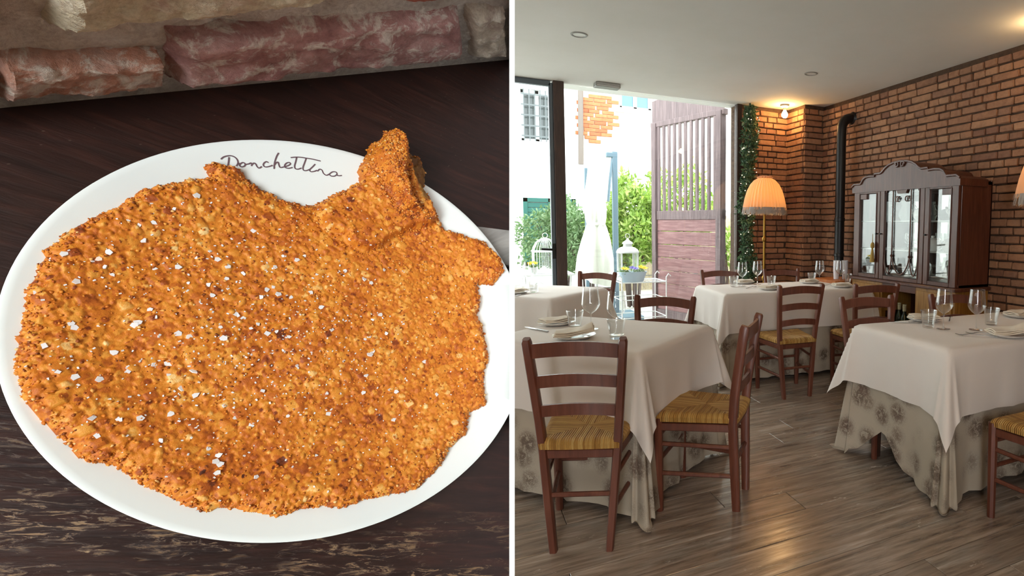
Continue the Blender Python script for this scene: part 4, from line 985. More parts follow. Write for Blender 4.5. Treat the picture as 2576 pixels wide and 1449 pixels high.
for k, s in enumerate((0.58, 0.66, 0.74)): inside('goblet', GOB, s, 1.122, ('small glass goblet on the cabinet middle shelf, '+('beside the left scroll bar', 'between the two scroll bars', 'next to the white teapot')[k]), 'glass_ware', 0.16+0.03*k)
inside('tea_pot', POT, 0.84, 1.122, 'white teapot on the cabinet middle shelf at the door frame', handle=(0.06, 0.04, 0.07), spout=(0.07, 0.10))
inside('tea_pot', POT, 1.04, 1.122, 'round white teapot on the middle shelf beside the cups', handle=(0.06, 0.04, 0.07), spout=(0.07, 0.10))
inside('tea_cup', CUP, 1.16, 1.122, 'white cup beside the teapot on the middle shelf', handle=(0.035, 0.018, 0.04))
inside('tea_cup', CUP, 0.22, 0.875, 'white cup behind the tasselled door, cabinet floor', handle=(0.035, 0.018, 0.04))
inside('cake_stand', [(0, 0), (0.06, 0.002), (0.012, 0.02), (0.01, 0.07), (0.09, 0.085), (0.092, 0.095), (0, 0.088)], 0.54, 0.875, 'white footed stand on the cabinet floor behind the fretwork')
inside('glass_jug', JUG, 0.74, 0.875, 'clear jug on the cabinet floor behind the fretwork', 'glass_ware', handle=(0.10, 0.04, 0.05))
inside('soup_tureen', [(0, 0), (0.05, 0), (0.04, 0.02), (0.09, 0.05), (0.10, 0.09), (0.085, 0.12), (0.04, 0.15), (0.01, 0.155), (0.012, 0.175), (0, 0.178)], 1.10, 0.875, 'white lidded tureen on the cabinet floor', handle=(0.08, 0.03, 0.09))
BOT = [(0, 0), (0.04, 0), (0.041, 0.17), (0.036, 0.20), (0.016, 0.235), (0.0145, 0.30), (0.017, 0.302), (0.017, 0.315), (0, 0.315)]
for s, d, lab in ((0.52, 0.14, 'dark wine bottle under the cabinet beside the left drawer block'), (0.63, 0.10, 'dark wine bottle in the middle of the cabinet knee-hole'), (0.74, 0.17, 'dark wine bottle with pale label under the cabinet beside the right drawer')):
    p = cb(s, 0.321, d); b = tag(put('wine_bottle', None, None, p), lab, 'bottle', 'bottles under the cabinet')
    MB().lathe(BOT, 18).build('glass_body', 'bottle_green', b); MB().lathe([(0.0418, 0.06), (0.0418, 0.14)], 18).build('paper_label', 'bottle_label', b); MB().lathe([(0.0155, 0.25), (0.0175, 0.316), (0, 0.318)], 14).build('neck_foil', 'bottle_label', b)

# ------------------------------------------------------------------ stove pipe, lamps, ceiling fittings
mb = MB(); px_, py_ = 3.66, 4.925
pth = [(px_, py_, 0.0), (px_, py_, 0.9), (px_, py_, 1.5), (px_, py_, 2.30)]+[(px_+0.13*(1-math.cos(a)), py_, 2.35+0.13*math.sin(a)) for a in [k*math.pi/12 for k in range(1, 7)]]+[(ROOM_X1+0.01, py_, 2.48)]
SP = thing('stove_pipe', 'black metal stove pipe with elbow running into the brick wall', 'pipe')
SP.location = (px_, py_, 0); rel = lambda m: (setattr(m, 'v', [(x-px_, y-py_, z) for x, y, z in m.v]), m)[1]
rel(mb.tube(pth, 0.052, 18)).build('flue', 'black_pipe', SP)
rel(MB().lathe([(0.052, -0.02), (0.057, -0.016), (0.057, 0.016), (0.052, 0.02)], 18, (px_, py_, 1.40))).build('joint_ring', 'black_pipe', SP)
rel(MB().lathe([(0.052, -0.02), (0.057, -0.016), (0.057, 0.016), (0.052, 0.02)], 18, (px_, py_, 1.02))).build('joint_ring', 'black_pipe', SP)
rel(MB().tube([(ROOM_X1-0.03, py_, 2.48), (ROOM_X1-0.004, py_, 2.48)], [0.056, 0.075], 18)).build('wall_collar', 'black_pipe', SP)
SBT = thing('side_table', 'small orange wooden side table in the brick corner', 'table', (3.46, 4.66, 0))
MB().box((0, 0, 0.775), (0.36, 0.40, 0.035), 0.005).build('tabletop', 'wood_orange', SBT)
for sx in (-1, 1):
    for sy in (-1, 1): MB().tube([(sx*.13, sy*.15, 0), (sx*.15, sy*.17, 0.76)], [0.016, 0.022], 4).build('leg', 'wood_orange', SBT)
for k, (dx, dy) in enumerate(((0.0, 0.02), (0.075, -0.02))):
    mb = MB(); r = 0.032
    for j in range(6): mb.lathe([(0.0, 0.02*j), (r*0.8, 0.02*j), (r, 0.02*j+0.085), (r+0.002, 0.02*j+0.088), (r-0.004, 0.02*j+0.085)], 18)
    tag(mb.build('paper_cup_stack', 'paper_white', None, (3.42+dx, 4.62+dy, 0.793)), 'white paper cup stack %s' % ('beside the stove pipe on the orange side table' if k == 0 else 'nearest the cabinet on the orange side table'), 'paper cups', 'paper cup stacks')
def shade_lamp(loc, lab, zs=1.47, r=0.245, grp='pleated shade floor lamps', glow='lamp_bulb_glow'):
    L = thing('floor_lamp', lab, 'lamp', loc, 0, grp)
    MB().lathe([(0.0, 0.0), (0.15, 0.0), (0.15, 0.02), (0.10, 0.035), (0.03, 0.05), (0.014, 0.08), (0.0, 0.08)], 24).build('base', 'brass', L)
    mb = MB().tube([(0, 0, 0.06), (0, 0, zs+0.10)], 0.013, 10)
    for z in (0.75, 1.18): mb.lathe([(0.013, -0.03), (0.024, -0.015), (0.026, 0), (0.024, 0.015), (0.013, 0.03)], 12, (0, 0, z))
    mb.build('pole', 'brass', L)
    pr = [(0.05, 0.375), (0.075, 0.372), (0.115, 0.35), (0.155, 0.305), (0.188, 0.24), (0.212, 0.16), (0.228, 0.08), (0.235, 0.03)]
    pr = [(a*r/0.245, zs+b) for a, b in pr]
    MB().lathe(pr, 144, mod=lambda a, z: 1+0.032*math.sin(36*a)).build('lamp_shade', 'lamp_shade_cloth', L)
    MB().lathe([(0.02, zs+0.385), (0.06, zs+0.395), (0.085, zs+0.385), (0.075, zs+0.368), (0.05, zs+0.372)], 60, mod=lambda a, z: 1+0.10*math.sin(17*a)).build('top_ruffle', 'lamp_shade_cloth', L)
    mb = MB(); n = 220
    for layer, (r0, z0, ln) in enumerate(((0.238, zs+0.055, 0.075), (0.232, zs+0.025, 0.05))):
        for k in range(n):
            a = 2*math.pi*k/n+random.uniform(-.01, .01); rr = r0*r/0.245*(1+0.03*math.sin(9*a)); l = ln*random.uniform(.75, 1.1); w = 0.0045
            ca, sa = math.cos(a), math.sin(a); o = random.uniform(-.004, .018)
            mb.addm([(ca*rr-sa*w, sa*rr+ca*w, z0), (ca*rr+sa*w, sa*rr-ca*w, z0), (ca*(rr+o)+sa*w*.6, sa*(rr+o)-ca*w*.6, z0-l), (ca*(rr+o)-sa*w*.6, sa*(rr+o)+ca*w*.6, z0-l)], [(0, 1, 2, 3)])
    o = mb.build('fringe', 'fringe', L, smooth=False); o['kind'] = 'stuff'
    MB().lathe([(0.0, -0.045), (0.025, -0.03), (0.034, 0), (0.026, 0.03), (0.012, 0.05), (0.0, 0.05)], 16, (0, 0, zs+0.17)).build('bulb', glow, L)
    return L
shade_lamp((3.01, 5.42, 0), 'brass floor lamp with glowing pleated dome shade and grey fringe beside the garland')
shade_lamp((3.57, 2.43, 0), 'fringed pleated lamp against the bare brick, half shown beyond the napkin stack', 1.50, 0.235, glow='lamp_bulb_dim')
def ceiling_bulb(x, y, lab, glow='bulb_glow', name='ceiling_bulb'):
    B = thing(name, lab, 'light bulb', (x, y, CEIL), 0, 'bare ceiling bulbs')
    MB().lathe([(0.0, -0.0005), (0.05, -0.0005), (0.052, -0.02), (0.03, -0.035), (0.0, -0.036)], 20).build('ceiling_rose', 'white_plastic', B)
    MB().lathe([(0.018, -0.034), (0.018, -0.065), (0.0, -0.065)], 14).build('socket', 'white_plastic', B)
    MB().lathe([(0.012, -0.064), (0.02, -0.075), (0.034, -0.10), (0.036, -0.115), (0.03, -0.135), (0.015, -0.147), (0.0, -0.149)], 18).build('globe', glow, B)
ceiling_bulb(3.36, 5.60, 'lit warm bulb on the ceiling in front of the brick recess')
ceiling_bulb(3.47, 2.52, 'lit warm bulb on the ceiling above the lamp by the bare brick', 'bulb_glow_dim', 'ceiling_bulb_offscreen')
ceiling_bulb(0.25, 0.75, 'lit warm bulb on the ceiling above the nook partition', 'bulb_glow', 'ceiling_bulb_offscreen')
ceiling_bulb(1.6, 0.1, 'lit warm bulb on the ceiling in front of the fork-laid table', 'bulb_glow', 'ceiling_bulb_offscreen')
def downlight(px, py, lab):
    p = at_z(px, py, CEIL); D = thing('ceiling_downlight', lab, 'ceiling light', (p[0], p[1], CEIL), 0, 'ceiling downlights')
    MB().lathe([(0.045, -0.001), (0.048, -0.006), (0.058, -0.006), (0.062, -0.0005)], 28).build('trim_ring', 'grey_plastic', D); MB().lathe([(0.0, -0.002), (0.046, -0.002)], 24).build('lens', 'white_plastic', D)
downlight(1457, 87, 'recessed round downlight on the ceiling near the glazing vent'); downlight(2040, 185, 'recessed round downlight on the ceiling in front of the brick recess')
V = thing('ceiling_vent', 'grey slatted ceiling air vent at the top of the window', 'vent', (1.37, 5.68, CEIL))
MB().box((0, 0, -0.02), (0.24, 0.12, 0.04), 0.004).build('housing', 'grey_plastic', V)
for k in range(3): MB().box((0, -0.064, -0.010-0.011*k), (0.22, 0.012, 0.004)).build('slat', 'white_plastic', V)

# ------------------------------------------------------------------ garland with fairy lights beside the window
def leaf_mat(name, stops, rough=0.5, trans=0.25):
    t = NT(name); c = t.ramp(t.rnd_island(), stops); t.base(c); t.set(Roughness=rough)
    tl = t.add('ShaderNodeBsdfTranslucent'); t.link(c, tl.inputs[0]); mx = t.add('ShaderNodeMixShader'); mx.inputs[0].default_value = trans
    t.link(t.p.outputs[0], mx.inputs[1]); t.link(tl.outputs[0], mx.inputs[2]); t.link(mx.outputs[0], t.out.inputs['Surface']); return t.m
leaf_mat('garland_leaf', [(0, hx('#2c4a2e')), (0.5, hx('#446343')), (0.85, hx('#5d7a55')), (1, hx('#8c9c7a'))])
leaf_mat('bush_leaf', [(0, hx('#6f8f3c')), (0.4, hx('#8dac4a')), (0.8, hx('#a9c060')), (1, hx('#c3cc84'))], 0.4, 0.4)
leaf_mat('bush_leaf_dark', [(0, hx('#4c6b3c')), (0.5, hx('#688856')), (1, hx('#98ae84'))], 0.4, 0.4)
def leaves(mb, pts, size, up=0.3):
    for p in pts:
        d = Vector((random.gauss(0, 1), random.gauss(0, 1), random.gauss(0, 1)+up)).normalized(); s = Vector((random.gauss(0, 1), random.gauss(0, 1), random.gauss(0, 1))).cross(d).normalized()
        n = d.cross(s); l = size*random.uniform(.6, 1.25); w = l*0.22; p = Vector(p)
        mb.addm([p, p+d*l*.5+s*w+n*w*.3, p+d*l, p+d*l*.5-s*w+n*w*.3], [(0, 1, 2, 3)])
G = thing('leafy_garland', 'green leafy garland with fairy lights hanging from ceiling to floor at the window edge', 'garland', (2.965, 5.73, 0))
mb = MB(); pts = []
for _ in range(4200):
    z = random.uniform(0.25, CEIL-0.005); a = random.uniform(0, 6.28); r = 0.085*math.sqrt(random.random())*(1+0.25*math.sin(z*9)); pts.append((r*math.cos(a)+0.02*math.sin(z*3.1), min(r*math.sin(a), 0.085), min(z, CEIL-0.06)))
leaves(mb, pts, 0.05); o = mb.build('foliage', 'garland_leaf', G, smooth=False); o['kind'] = 'stuff'
MB().tube([(0.02*math.sin(z*3.1), 0, z) for z in np.linspace(0.2, CEIL-0.002, 24)], 0.012, 6).build('stem', 'frame_brown', G)
mb = MB()
for _ in range(46):
    z = random.uniform(0.5, CEIL-0.1); a = random.uniform(3.3, 6.1); mb.box((0.1*math.cos(a)+0.02*math.sin(z*3.1), 0.1*math.sin(a), z), (0.008, 0.008, 0.008))
o = mb.build('fairy_lights', 'fairy_glow', G, smooth=False); o['kind'] = 'stuff'
# ------------------------------------------------------------------ courtyard
mottled('courtyard_gravel', hx('#b9b7ae'), hx('#cfcdc4'), 14, 0.95, 0.3)
struct(MB().box((2, 26.0, -0.06), (90, 40.0, 0.06)).build('courtyard_ground', 'courtyard_gravel'))
def plaster_mat():
    t = NT('old_plaster'); v = t.coords('Object'); n = t.noise(v, 1.6, 8, 0.65, 0.4); f = t.noise(v, 14, 6, 0.7)
    c = t.ramp(n, [(0.3, hx('#cfc6b2')), (0.5, hx('#d9d3c2')), (0.7, hx('#b9bab0'))])
    c = t.mix(0.5, c, t.ramp(f, [(0.3, (0.8, 0.8, 0.8)), (0.6, (1.08, 1.08, 1.08))]), 'MULTIPLY')
    t.base(c); t.set(Roughness=0.95); t.bump(f, 0.4, 0.02); return t.m
plaster_mat(); mottled('white_render', hx('#e3e4e0'), hx('#eeeeea'), 3, 0.9)
plain('shutter_green', hx('#1f5b52'), 0.5); plain('window_bars', hx('#5b6161'), 0.6); plain('far_glass', hx('#54789a'), 0.08); plain('dark_glass', hx('#4a504f'), 0.15)
plain('downpipe_brown', hx('#6d6259'), 0.6); plain('sill_stone', hx('#d4d4ce'), 0.8)
FY = 12.0
BLD = thing('courtyard_building', 'old white rendered house with peeling plaster, exposed bricks and green shutter', 'building', (0, FY, 0))
def wall_holes(x0, x1, z0, z1, holes):
    xs = sorted({x0, x1, *[h[0] for h in holes], *[h[1] for h in holes]}); zs = sorted({z0, z1, *[h[2] for h in holes], *[h[3] for h in holes]}); mb = MB()
    for a, b in zip(xs, xs[1:]):
        for c, d in zip(zs, zs[1:]):
            if any(h[0] <= a and b <= h[1] and h[2] <= c and d <= h[3] for h in holes): continue
            mb.box(((a+b)/2, 0.2, (c+d)/2), (b-a, 0.4, d-c))
    return mb
H1 = (1.22, 1.83, 2.95, 3.95); H2 = (3.16, 3.86, 3.78, 4.95); H3 = (6.0, 6.7, 3.78, 4.95)
wall_holes(-12, 2.33, 0, 7.5, [H1]).build('white_wall', 'white_render', BLD, smooth=False)
wall_holes(2.33, 14, 2.62, 7.5, [H2, H3]).build('peeling_wall', 'old_plaster', BLD, smooth=False)
MB().box((8.165, 0.2, 1.31), (11.67, 0.4, 2.62)).build('white_plinth', 'white_render', BLD, smooth=False)
def far_window(hole, bars):
    a, b, c, d = hole
    fr = MB()
    for bx_ in ((a+.03, .06), (b-.03, .06), ((a+b)/2, .07)): fr.box((bx_[0], 0.10, (c+d)/2), (bx_[1], 0.06, d-c))
    fr.box(((a+b)/2, 0.10, c+.03), (b-a, 0.06, .06)).box(((a+b)/2, 0.10, d-.03), (b-a, 0.06, .06))
    w = fr.build('window', 'white_render', BLD, smooth=False)
    for x0, x1 in ((a+.06, (a+b)/2-.035), ((a+b)/2+.035, b-.06)):
        MB().box(((x0+x1)/2, 0.12, (c+d)/2), (x1-x0, 0.01, d-c-.12)).build('pane', 'dark_glass' if bars else 'far_glass', w, smooth=False)
    MB().box(((a+b)/2, -0.04, c-0.05), (b-a+0.22, 0.14, 0.09), 0.01).build('sill', 'sill_stone', w)
    if bars:
        g = MB()
        for k in range(6): x = a+(b-a)*(k+.5)/6; g.cyl((x, -0.03, c), (x, -0.03, d), 0.011, None, 6)
        for k in range(5): z = c+(d-c)*(k+.5)/5; g.box(((a+b)/2, -0.03, z), (b-a, 0.012, 0.028))
        g.build('window_grille', 'window_bars', w)
far_window(H1, True); far_window(H2, False); far_window(H3, False)
sh = at_y(1316, 497, FY-0.05); sx0, sz1 = sh[0], sh[2]
fr = MB()
for x in (sx0+.04, sx0+.50, sx0+.96): fr.box((x, -0.03, (0.5+sz1)/2), (0.08, 0.05, sz1-0.5), 0.004)
fr.box((sx0+.5, -0.03, sz1-.04), (1.0, 0.05, 0.08), 0.004).box((sx0+.5, -0.03, 0.54), (1.0, 0.05, 0.08), 0.004)
SHU = fr.build('shutter', 'shutter_green', BLD)
for side in (0, 1):
    for k in range(12): MB().box((sx0+0.27+0.46*side, -0.025, 0.63+k*(sz1-0.72)/11.5), (0.38, 0.03, 0.09), 0.004).build('slat', 'shutter_green', SHU)
dp = at_y(1460, 300, FY-.1)[0]
MB().tube([(dp, -0.08, 2.55), (dp+0.02, -0.08, 4.22), (dp+0.06, -0.08, 4.32), (dp+0.25, -0.06, 4.36)], 0.052, 10).build('downpipe', 'downpipe_brown', BLD)
patch = [(1497, 243), (1548, 250), (1522, 272), (1546, 286), (1530, 300), (1544, 318), (1530, 336), (1502, 338), (1494, 356), (1480, 346), (1466, 334), (1466, 252)]
PP = np.array([[at_y(px, py, FY)[0], at_y(px, py, FY)[2]] for px, py in patch])
bk = MB().box((0, 0, 0), (0.242, 0.05, 0.070), 0.006).mesh('brick', 'brick_orange', False)
zz = PP[:, 1].min(); rowi = 0
while zz < PP[:, 1].max():
    xx = PP[:, 0].min()-0.12*(rowi % 2)
    while xx < PP[:, 0].max():
        jx, jz = xx+random.uniform(-.03, .03), zz
        if sdist(np.array([jx]), np.array([jz]), PP)[0] > -0.03: put('brick', bk, BLD, (jx, 0.0, jz))
        xx += 0.25
    zz += 0.076; rowi += 1
# slatted wooden gate
GR_, GL_ = Vector((2.92, 6.30, 0)), Vector((2.487, 7.68, 0))
gd = (GL_-GR_); GWD = gd.length; gang = math.atan2(gd.y, gd.x)
GT = thing('wooden_gate', 'weathered mauve brown wooden screen with vertical slats above a boarded lower panel', 'gate', tuple(GR_), gang)
for x in (0.05, GWD-0.05): MB().box((x, 0, 1.36), (0.10, 0.09, 2.72), 0.006).build('post', 'gate_wood', GT)
for z, h in ((1.46, 0.12), (0.09, 0.12), (2.70, 0.07)): MB().box((GWD/2, -0.01, z), (GWD+ (0.06 if z > 2 else 0), 0.075, h), 0.005).build('rail', 'gate_wood', GT)
for k in range(11):
    x = 0.14+k*(GWD-0.28)/10; MB().box((x, 0.01, 2.09), (0.052, 0.022, 1.20), 0.003).build('slat', 'gate_wood', GT)
for k in range(7): MB().box((GWD/2, 0.0, 0.245+k*0.1815), (GWD-0.2, 0.03, 0.174), 0.005).build('board', 'gate_panel_wood', GT)
MB().prism([(0.0, 2.735), (GWD, 2.735), (GWD, 3.02), (0.0, 3.16)], lambda a, b, d: (a, d, b), -0.02, 0.02).build('header_board', 'gate_wood', GT, smooth=False)
# reed fence
mottled('reed', hx('#a08f72'), hx('#c0b294'), 20, 0.9, rnd=False)
RF = thing('reed_fence', 'tan reed fence behind the shrubs and the slatted gate', 'fence', (4.4, 11.2, 0))
mb = MB()
for k in range(230): mb.cyl((-1.5+k*0.014, random.uniform(-.012, .012), 0), (-1.5+k*0.014+random.uniform(-.006, .006), 0, random.uniform(1.45, 1.6)), 0.008, None, 5)
o = mb.build('reeds', 'reed', RF); o['kind'] = 'stuff'
for z in (0.3, 0.8, 1.3): MB().cyl((-1.52, -0.022, z), (1.72, -0.022, z), 0.006, None, 6).build('wire', 'frame_steel', RF)
# shrubs
def shrub(lab, px, py, Y, rx, rz, n, mat, size=0.10):
    c = at_y(px, py, Y); Sh = thing('leafy_shrub', lab, 'shrub', (c[0], Y, 0), 0, 'courtyard shrubs'); mb = MB(); pts = []
    for _ in range(n):
        v = Vector((random.gauss(0, 1), random.gauss(0, 1), random.gauss(0, 1))).normalized()*random.uniform(0.55, 1.0)**0.5
        k = 1+0.18*math.sin(v.x*7+px)+0.15*math.sin(v.z*8+v.y*5)
        pts.append((v.x*rx*k, v.y*rx*0.8*k, max(0.1, c[2]+v.z*rz*k)))
    leaves(mb, pts, size, 0.5); o = mb.build('foliage', mat, Sh, smooth=False); o['kind'] = 'stuff'
    mb = MB()
    for k in range(7):
        a = k*0.9; mb.tube([(0.08*math.cos(a), 0.08*math.sin(a), 0), (0.25*rx*math.cos(a), 0.25*rx*math.sin(a), c[2]*0.5), (0.7*rx*math.cos(a), 0.6*rx*math.sin(a), c[2]+0.4*rz)], [0.022, 0.016, 0.007], 6)
    mb.build('branches', 'frame_brown', Sh)
shrub('dense green shrub beside the green shutter', 1415, 600, 10.8, 0.66, 0.66, 5600, 'bush_leaf_dark', 0.085)
shrub('dense green shrub directly behind the closed parasol', 1475, 610, 9.75, 0.55, 0.55, 4200, 'bush_leaf_dark', 0.085)
shrub('yellow green glossy shrub above the white lantern', 1592, 572, 8.95, 0.56, 0.70, 5600, 'bush_leaf', 0.11)
shrub('yellow green shrub showing through the gate slats', 1715, 530, 10.0, 0.72, 0.76, 3800, 'bush_leaf', 0.11)
shrub('low green shrub between the gate and the garland', 1836, 625, 8.0, 0.18, 0.28, 500, 'bush_leaf', 0.08)
# closed parasol on a side mast
mottled('parasol_cloth', hx('#d3d6c8'), hx('#e2e4d8'), 3, 0.85); plain('mast_blue', hx('#5e747f'), 0.5)
pu = at_y(1497, 500, 8.0)
PA = thing('closed_parasol', 'closed cream parasol tied at the middle with blue grey side mast', 'parasol', (pu[0], 8.0, 0))
pr = [(0.015, 2.34), (0.05, 2.32), (0.075, 2.2), (0.085, 2.05), (0.10, 1.85), (0.115, 1.7), (0.125, 1.55), (0.118, 1.42), (0.105, 1.335), (0.125, 1.27), (0.165, 1.1), (0.205, 0.9), (0.225, 0.7), (0.23, 0.62)]
def fold(a, z):
    d = min(1, max(0, (2.3-z)/0.5)); return 1+d*(0.20*math.sin(6*a+z*1.5)+0.09*math.sin(11*a-z*3))
mb = MB().lathe(pr, 96, mod=fold); n = len(mb.v)
mb.v = [(x, y, z-(0.16*(0.5+0.5*math.cos(math.atan2(y, x)+0.6)))*max(0, (1.1-z))/0.5) for x, y, z in mb.v]
mb.build('canopy', 'parasol_cloth', PA, angle=60)
MB().lathe([(0.113, -0.02), (0.118, 0), (0.113, 0.02)], 40, (0, 0, 1.335)).build('tie_strap', 'parasol_cloth', PA)
MB().cyl((0, 0, 0.03), (0, 0, 2.36), 0.024, None, 12).build('pole', 'white_metal', PA)
mx_ = at_y(1547, 500, 8.25)[0]-pu[0]
MB().box((mx_, 0.25, 1.19), (0.075, 0.075, 2.38), 0.008).build('mast', 'mast_blue', PA)
MB().tube([(mx_-0.02, 0.25, 2.35), (mx_-0.075, 0.22, 2.0), (mx_-0.115, 0.18, 1.66)], 0.02, 6).build('strut', 'mast_blue', PA)
MB().box((mx_-0.04, 0.25, 2.33), (0.16, 0.08, 0.07), 0.01).build('mast_head', 'mast_blue', PA)
MB().box((mx_/2, 0.12, 0.0), (0.9, 0.7, 0.06), 0.01).build('base_plate', 'mast_blue', PA)
lp = at_y(1474, 450, 8.6)
tag(MB().box((0, 0, 1.08), (0.045, 0.045, 2.16), 0.006).build('slim_post', 'mast_blue', None, (lp[0], 8.6, 0.0)), 'slim blue grey post standing just behind the parasol', 'post')
# white wire stand with lantern and planter
ST = thing('wire_stand', 'white wire garden stand carrying the lantern and flower planter', 'plant stand', (2.10, 7.14, 0))
mb = MB().tube([(-0.28, -0.22, 0.60), (0.30, -0.22, 0.60), (0.30, 0.24, 0.60), (-0.28, 0.24, 0.60)], 0.008, 6, closed=True)
for k in range(12): x = -0.27+k*0.05; mb.cyl((x, -0.22, 0.60), (x, 0.24, 0.60), 0.0035, None, 5)
mb.build('top_grid', 'white_metal', ST)
for sx in (-0.28, 0.30):
    for sy in (-0.22, 0.24):
        MB().tube([(sx, sy, 0.0), (sx, sy, 0.60), (sx, sy, 0.66), (sx+0.03*(1 if sx > 0 else -1), sy, 0.70), (sx+0.06*(1 if sx > 0 else -1), sy, 0.67)], 0.008, 6).build('leg', 'white_metal', ST)
mb = MB()
for z in (0.15, 0.38): mb.tube([(-0.28, -0.22, z), (0.30, -0.22, z), (0.30, 0.24, z), (-0.28, 0.24, z)], 0.006, 6, closed=True)
mb.build('lower_rails', 'white_metal', ST)
def lantern(loc, lab):
    L = thing('garden_lantern', lab, 'lantern', loc); w = 0.115
    MB().box((0, 0, 0.015), (0.25, 0.25, 0.03), 0.004).build('base', 'white_metal', L)
    for sx in (-1, 1):
        for sy in (-1, 1): MB().box((sx*(w-.01), sy*(w-.01), 0.19), (0.018, 0.018, 0.34)).build('corner_post', 'white_metal', L)
    for k in range(4):
        R = RZ(k*math.pi/2); MB().box(tuple(R @ Vector((w-0.01, 0, 0.19))), (0.003, 0.2, 0.33) if k % 2 == 0 else (0.2, 0.003, 0.33)).build('glass_pane', 'glass_pane', L, smooth=False)
    def sq(a, z): return 1/max(abs(math.cos(a)), abs(math.sin(a)))
    MB().lathe([(0.0, 0.355), (0.128, 0.355), (0.128, 0.37), (0.115, 0.40), (0.085, 0.425), (0.05, 0.437), (0.048, 0.47), (0.062, 0.475), (0.055, 0.495), (0.025, 0.515), (0.010, 0.535), (0.0, 0.55)], 32, mod=lambda a, z: min(sq(a, z), 1.3)).build('roof', 'white_metal', L)
    MB().tube([(0.03*math.cos(a), 0, 0.545+0.03+0.03*math.sin(a)) for a in [k*math.pi/8 for k in range(16)]], 0.003, 5, closed=True).build('ring', 'white_metal', L)
    MB().lathe([(0, 0.03), (0.035, 0.03), (0.035, 0.15), (0, 0.15)], 16).build('candle', 'paper_white', L)
lantern((at_y(1579, 640, 7.26)[0], 7.26, 0.605), 'tall white metal lantern with domed roof on the wire stand')
leaf_mat('petal_yellow', [(0, hx('#e8c81a')), (1, hx('#f4dc3a'))], 0.6, 0.3); leaf_mat('petal_purple', [(0, hx('#5c4aa8')), (1, hx('#7a68c4'))], 0.6, 0.3)
plain('zinc', hx('#a9bccb'), 0.45, 0.2)
def flower(parent, loc, mat, r):
    mb = MB()
    for k in range(5):
        a = k*2*math.pi/5; p = [(0, 0, 0.006)]+[(r*math.cos(a+d)*q, r*math.sin(a+d)*q*0.8, 0.012+0.012*q) for d, q in ((-.55, .7), (-.25, 1), (.25, 1), (.55, .7))]
        mb.addm([(loc[0]+x, loc[1]+y-z*0.7, loc[2]+z+y*0.5) for x, y, z in p], [(0, 1, 2, 3, 4)])
    mb.build('blossom', mat, parent, smooth=False)
PLc = at_y(1591, 690, 6.98)
PL = thing('flower_planter', 'oval blue grey zinc planter with yellow and purple pansies on the wire stand', 'planter', (PLc[0], 6.98, 0.605))
def oval(prof): m = MB().lathe(prof, 32); m.v = [(x*1.55, y*0.75, z) for x, y, z in m.v]; return m
oval([(0, 0), (0.085, 0), (0.092, 0.01), (0.118, 0.12), (0.124, 0.125), (0.122, 0.132), (0.112, 0.125), (0.10, 0.10), (0.0, 0.10)]).build('tub', 'zinc', PL)
mb = MB(); leaves(mb, [(random.uniform(-.15, .15), random.uniform(-.06, .06), 0.10+random.random()*0.03) for _ in range(160)], 0.05, 1.0); o = mb.build('foliage', 'bush_leaf_dark', PL, smooth=False); o['kind'] = 'stuff'
for x, m_, r in ((-0.13, 'petal_yellow', .035), (-0.09, 'petal_yellow', .04), (-0.10, 'petal_yellow', .03), (-0.02, 'petal_purple', .042), (0.025, 'petal_purple', .038), (0.10, 'petal_yellow', .04), (0.14, 'petal_yellow', .042), (0.12, 'petal_yellow', .036)):
    flower(PL, (x, random.uniform(-.06, -.02), 0.15+random.random()*0.025), m_, r)
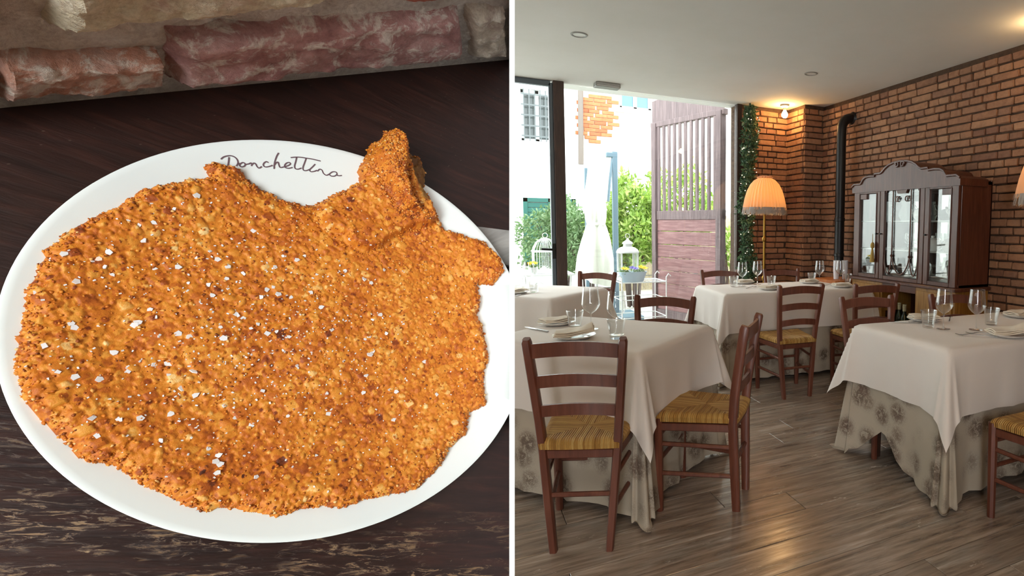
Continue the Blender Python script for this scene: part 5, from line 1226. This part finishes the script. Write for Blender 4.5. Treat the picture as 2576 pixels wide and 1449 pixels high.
# birdcage lantern on a white table
gx_ = at_y(1372, 640, 7.5)[0]
WT = thing('garden_table', 'white iron garden table under the birdcage', 'table', (gx_, 7.5, 0))
MB().box((0, 0, 0.70), (0.62, 0.5, 0.025), 0.005).build('tabletop', 'white_metal', WT)
for sx in (-1, 1):
    for sy in (-1, 1): MB().tube([(sx*.27, sy*.21, 0.0), (sx*.25, sy*.19, 0.35), (sx*.27, sy*.21, 0.69)], 0.012, 6).build('leg', 'white_metal', WT)
mb = MB()
for sx in (-1, 1): mb.tube([(sx*(0.10+0.07*math.cos(a)*(1-a/12)), -0.22, 0.55+0.07*math.sin(a)*(1-a/12)) for a in [k*0.45 for k in range(18)]], 0.006, 5)
mb.build('scrollwork', 'white_metal', WT)
CG = thing('bird_cage', 'white domed wire birdcage standing on the garden table', 'birdcage', (gx_, 7.5, 0.714))
MB().box((0, 0, 0.012), (0.31, 0.31, 0.024), 0.004).build('tray', 'white_metal', CG)
mb = MB()
for k in range(36):
    a = 2*math.pi*k/36; q = 1/max(abs(math.cos(a)), abs(math.sin(a))); x, y = 0.145*min(q, 1.35)*math.cos(a), 0.145*min(q, 1.35)*math.sin(a)
    mb.tube([(x, y, 0.02), (x, y, 0.27), (x*.93, y*.93, 0.32), (x*.7, y*.7, 0.385), (x*.3, y*.3, 0.43), (0, 0, 0.44)], 0.0025, 4)
mb.build('wires', 'white_metal', CG)
MB().tube([(-.15, -.15, .27), (.15, -.15, .27), (.15, .15, .27), (-.15, .15, .27)], 0.007, 5, closed=True).build('rim', 'white_metal', CG)
MB().tube([(0.03*math.cos(a), 0, 0.47+0.03*math.sin(a)) for a in [k*math.pi/8 for k in range(16)]], 0.004, 5, closed=True).build('ring', 'white_metal', CG)
FP = thing('flower_pot', 'small white pot of yellow flowers beside the birdcage', 'flower pot', (gx_-0.17, 7.30, 0.714))
MB().lathe([(0, 0), (0.04, 0), (0.055, 0.08), (0.058, 0.085), (0.05, 0.08), (0, 0.07)], 20).build('pot', 'white_metal', FP)
mb = MB(); leaves(mb, [(random.uniform(-.04, .04), random.uniform(-.04, .04), 0.075+random.random()*0.02) for _ in range(50)], 0.04, 1.0); o = mb.build('foliage', 'bush_leaf_dark', FP, smooth=False); o['kind'] = 'stuff'
for k in range(5): flower(FP, (random.uniform(-.05, .05), random.uniform(-.04, 0), 0.11+random.random()*0.02), 'petal_yellow', 0.03)
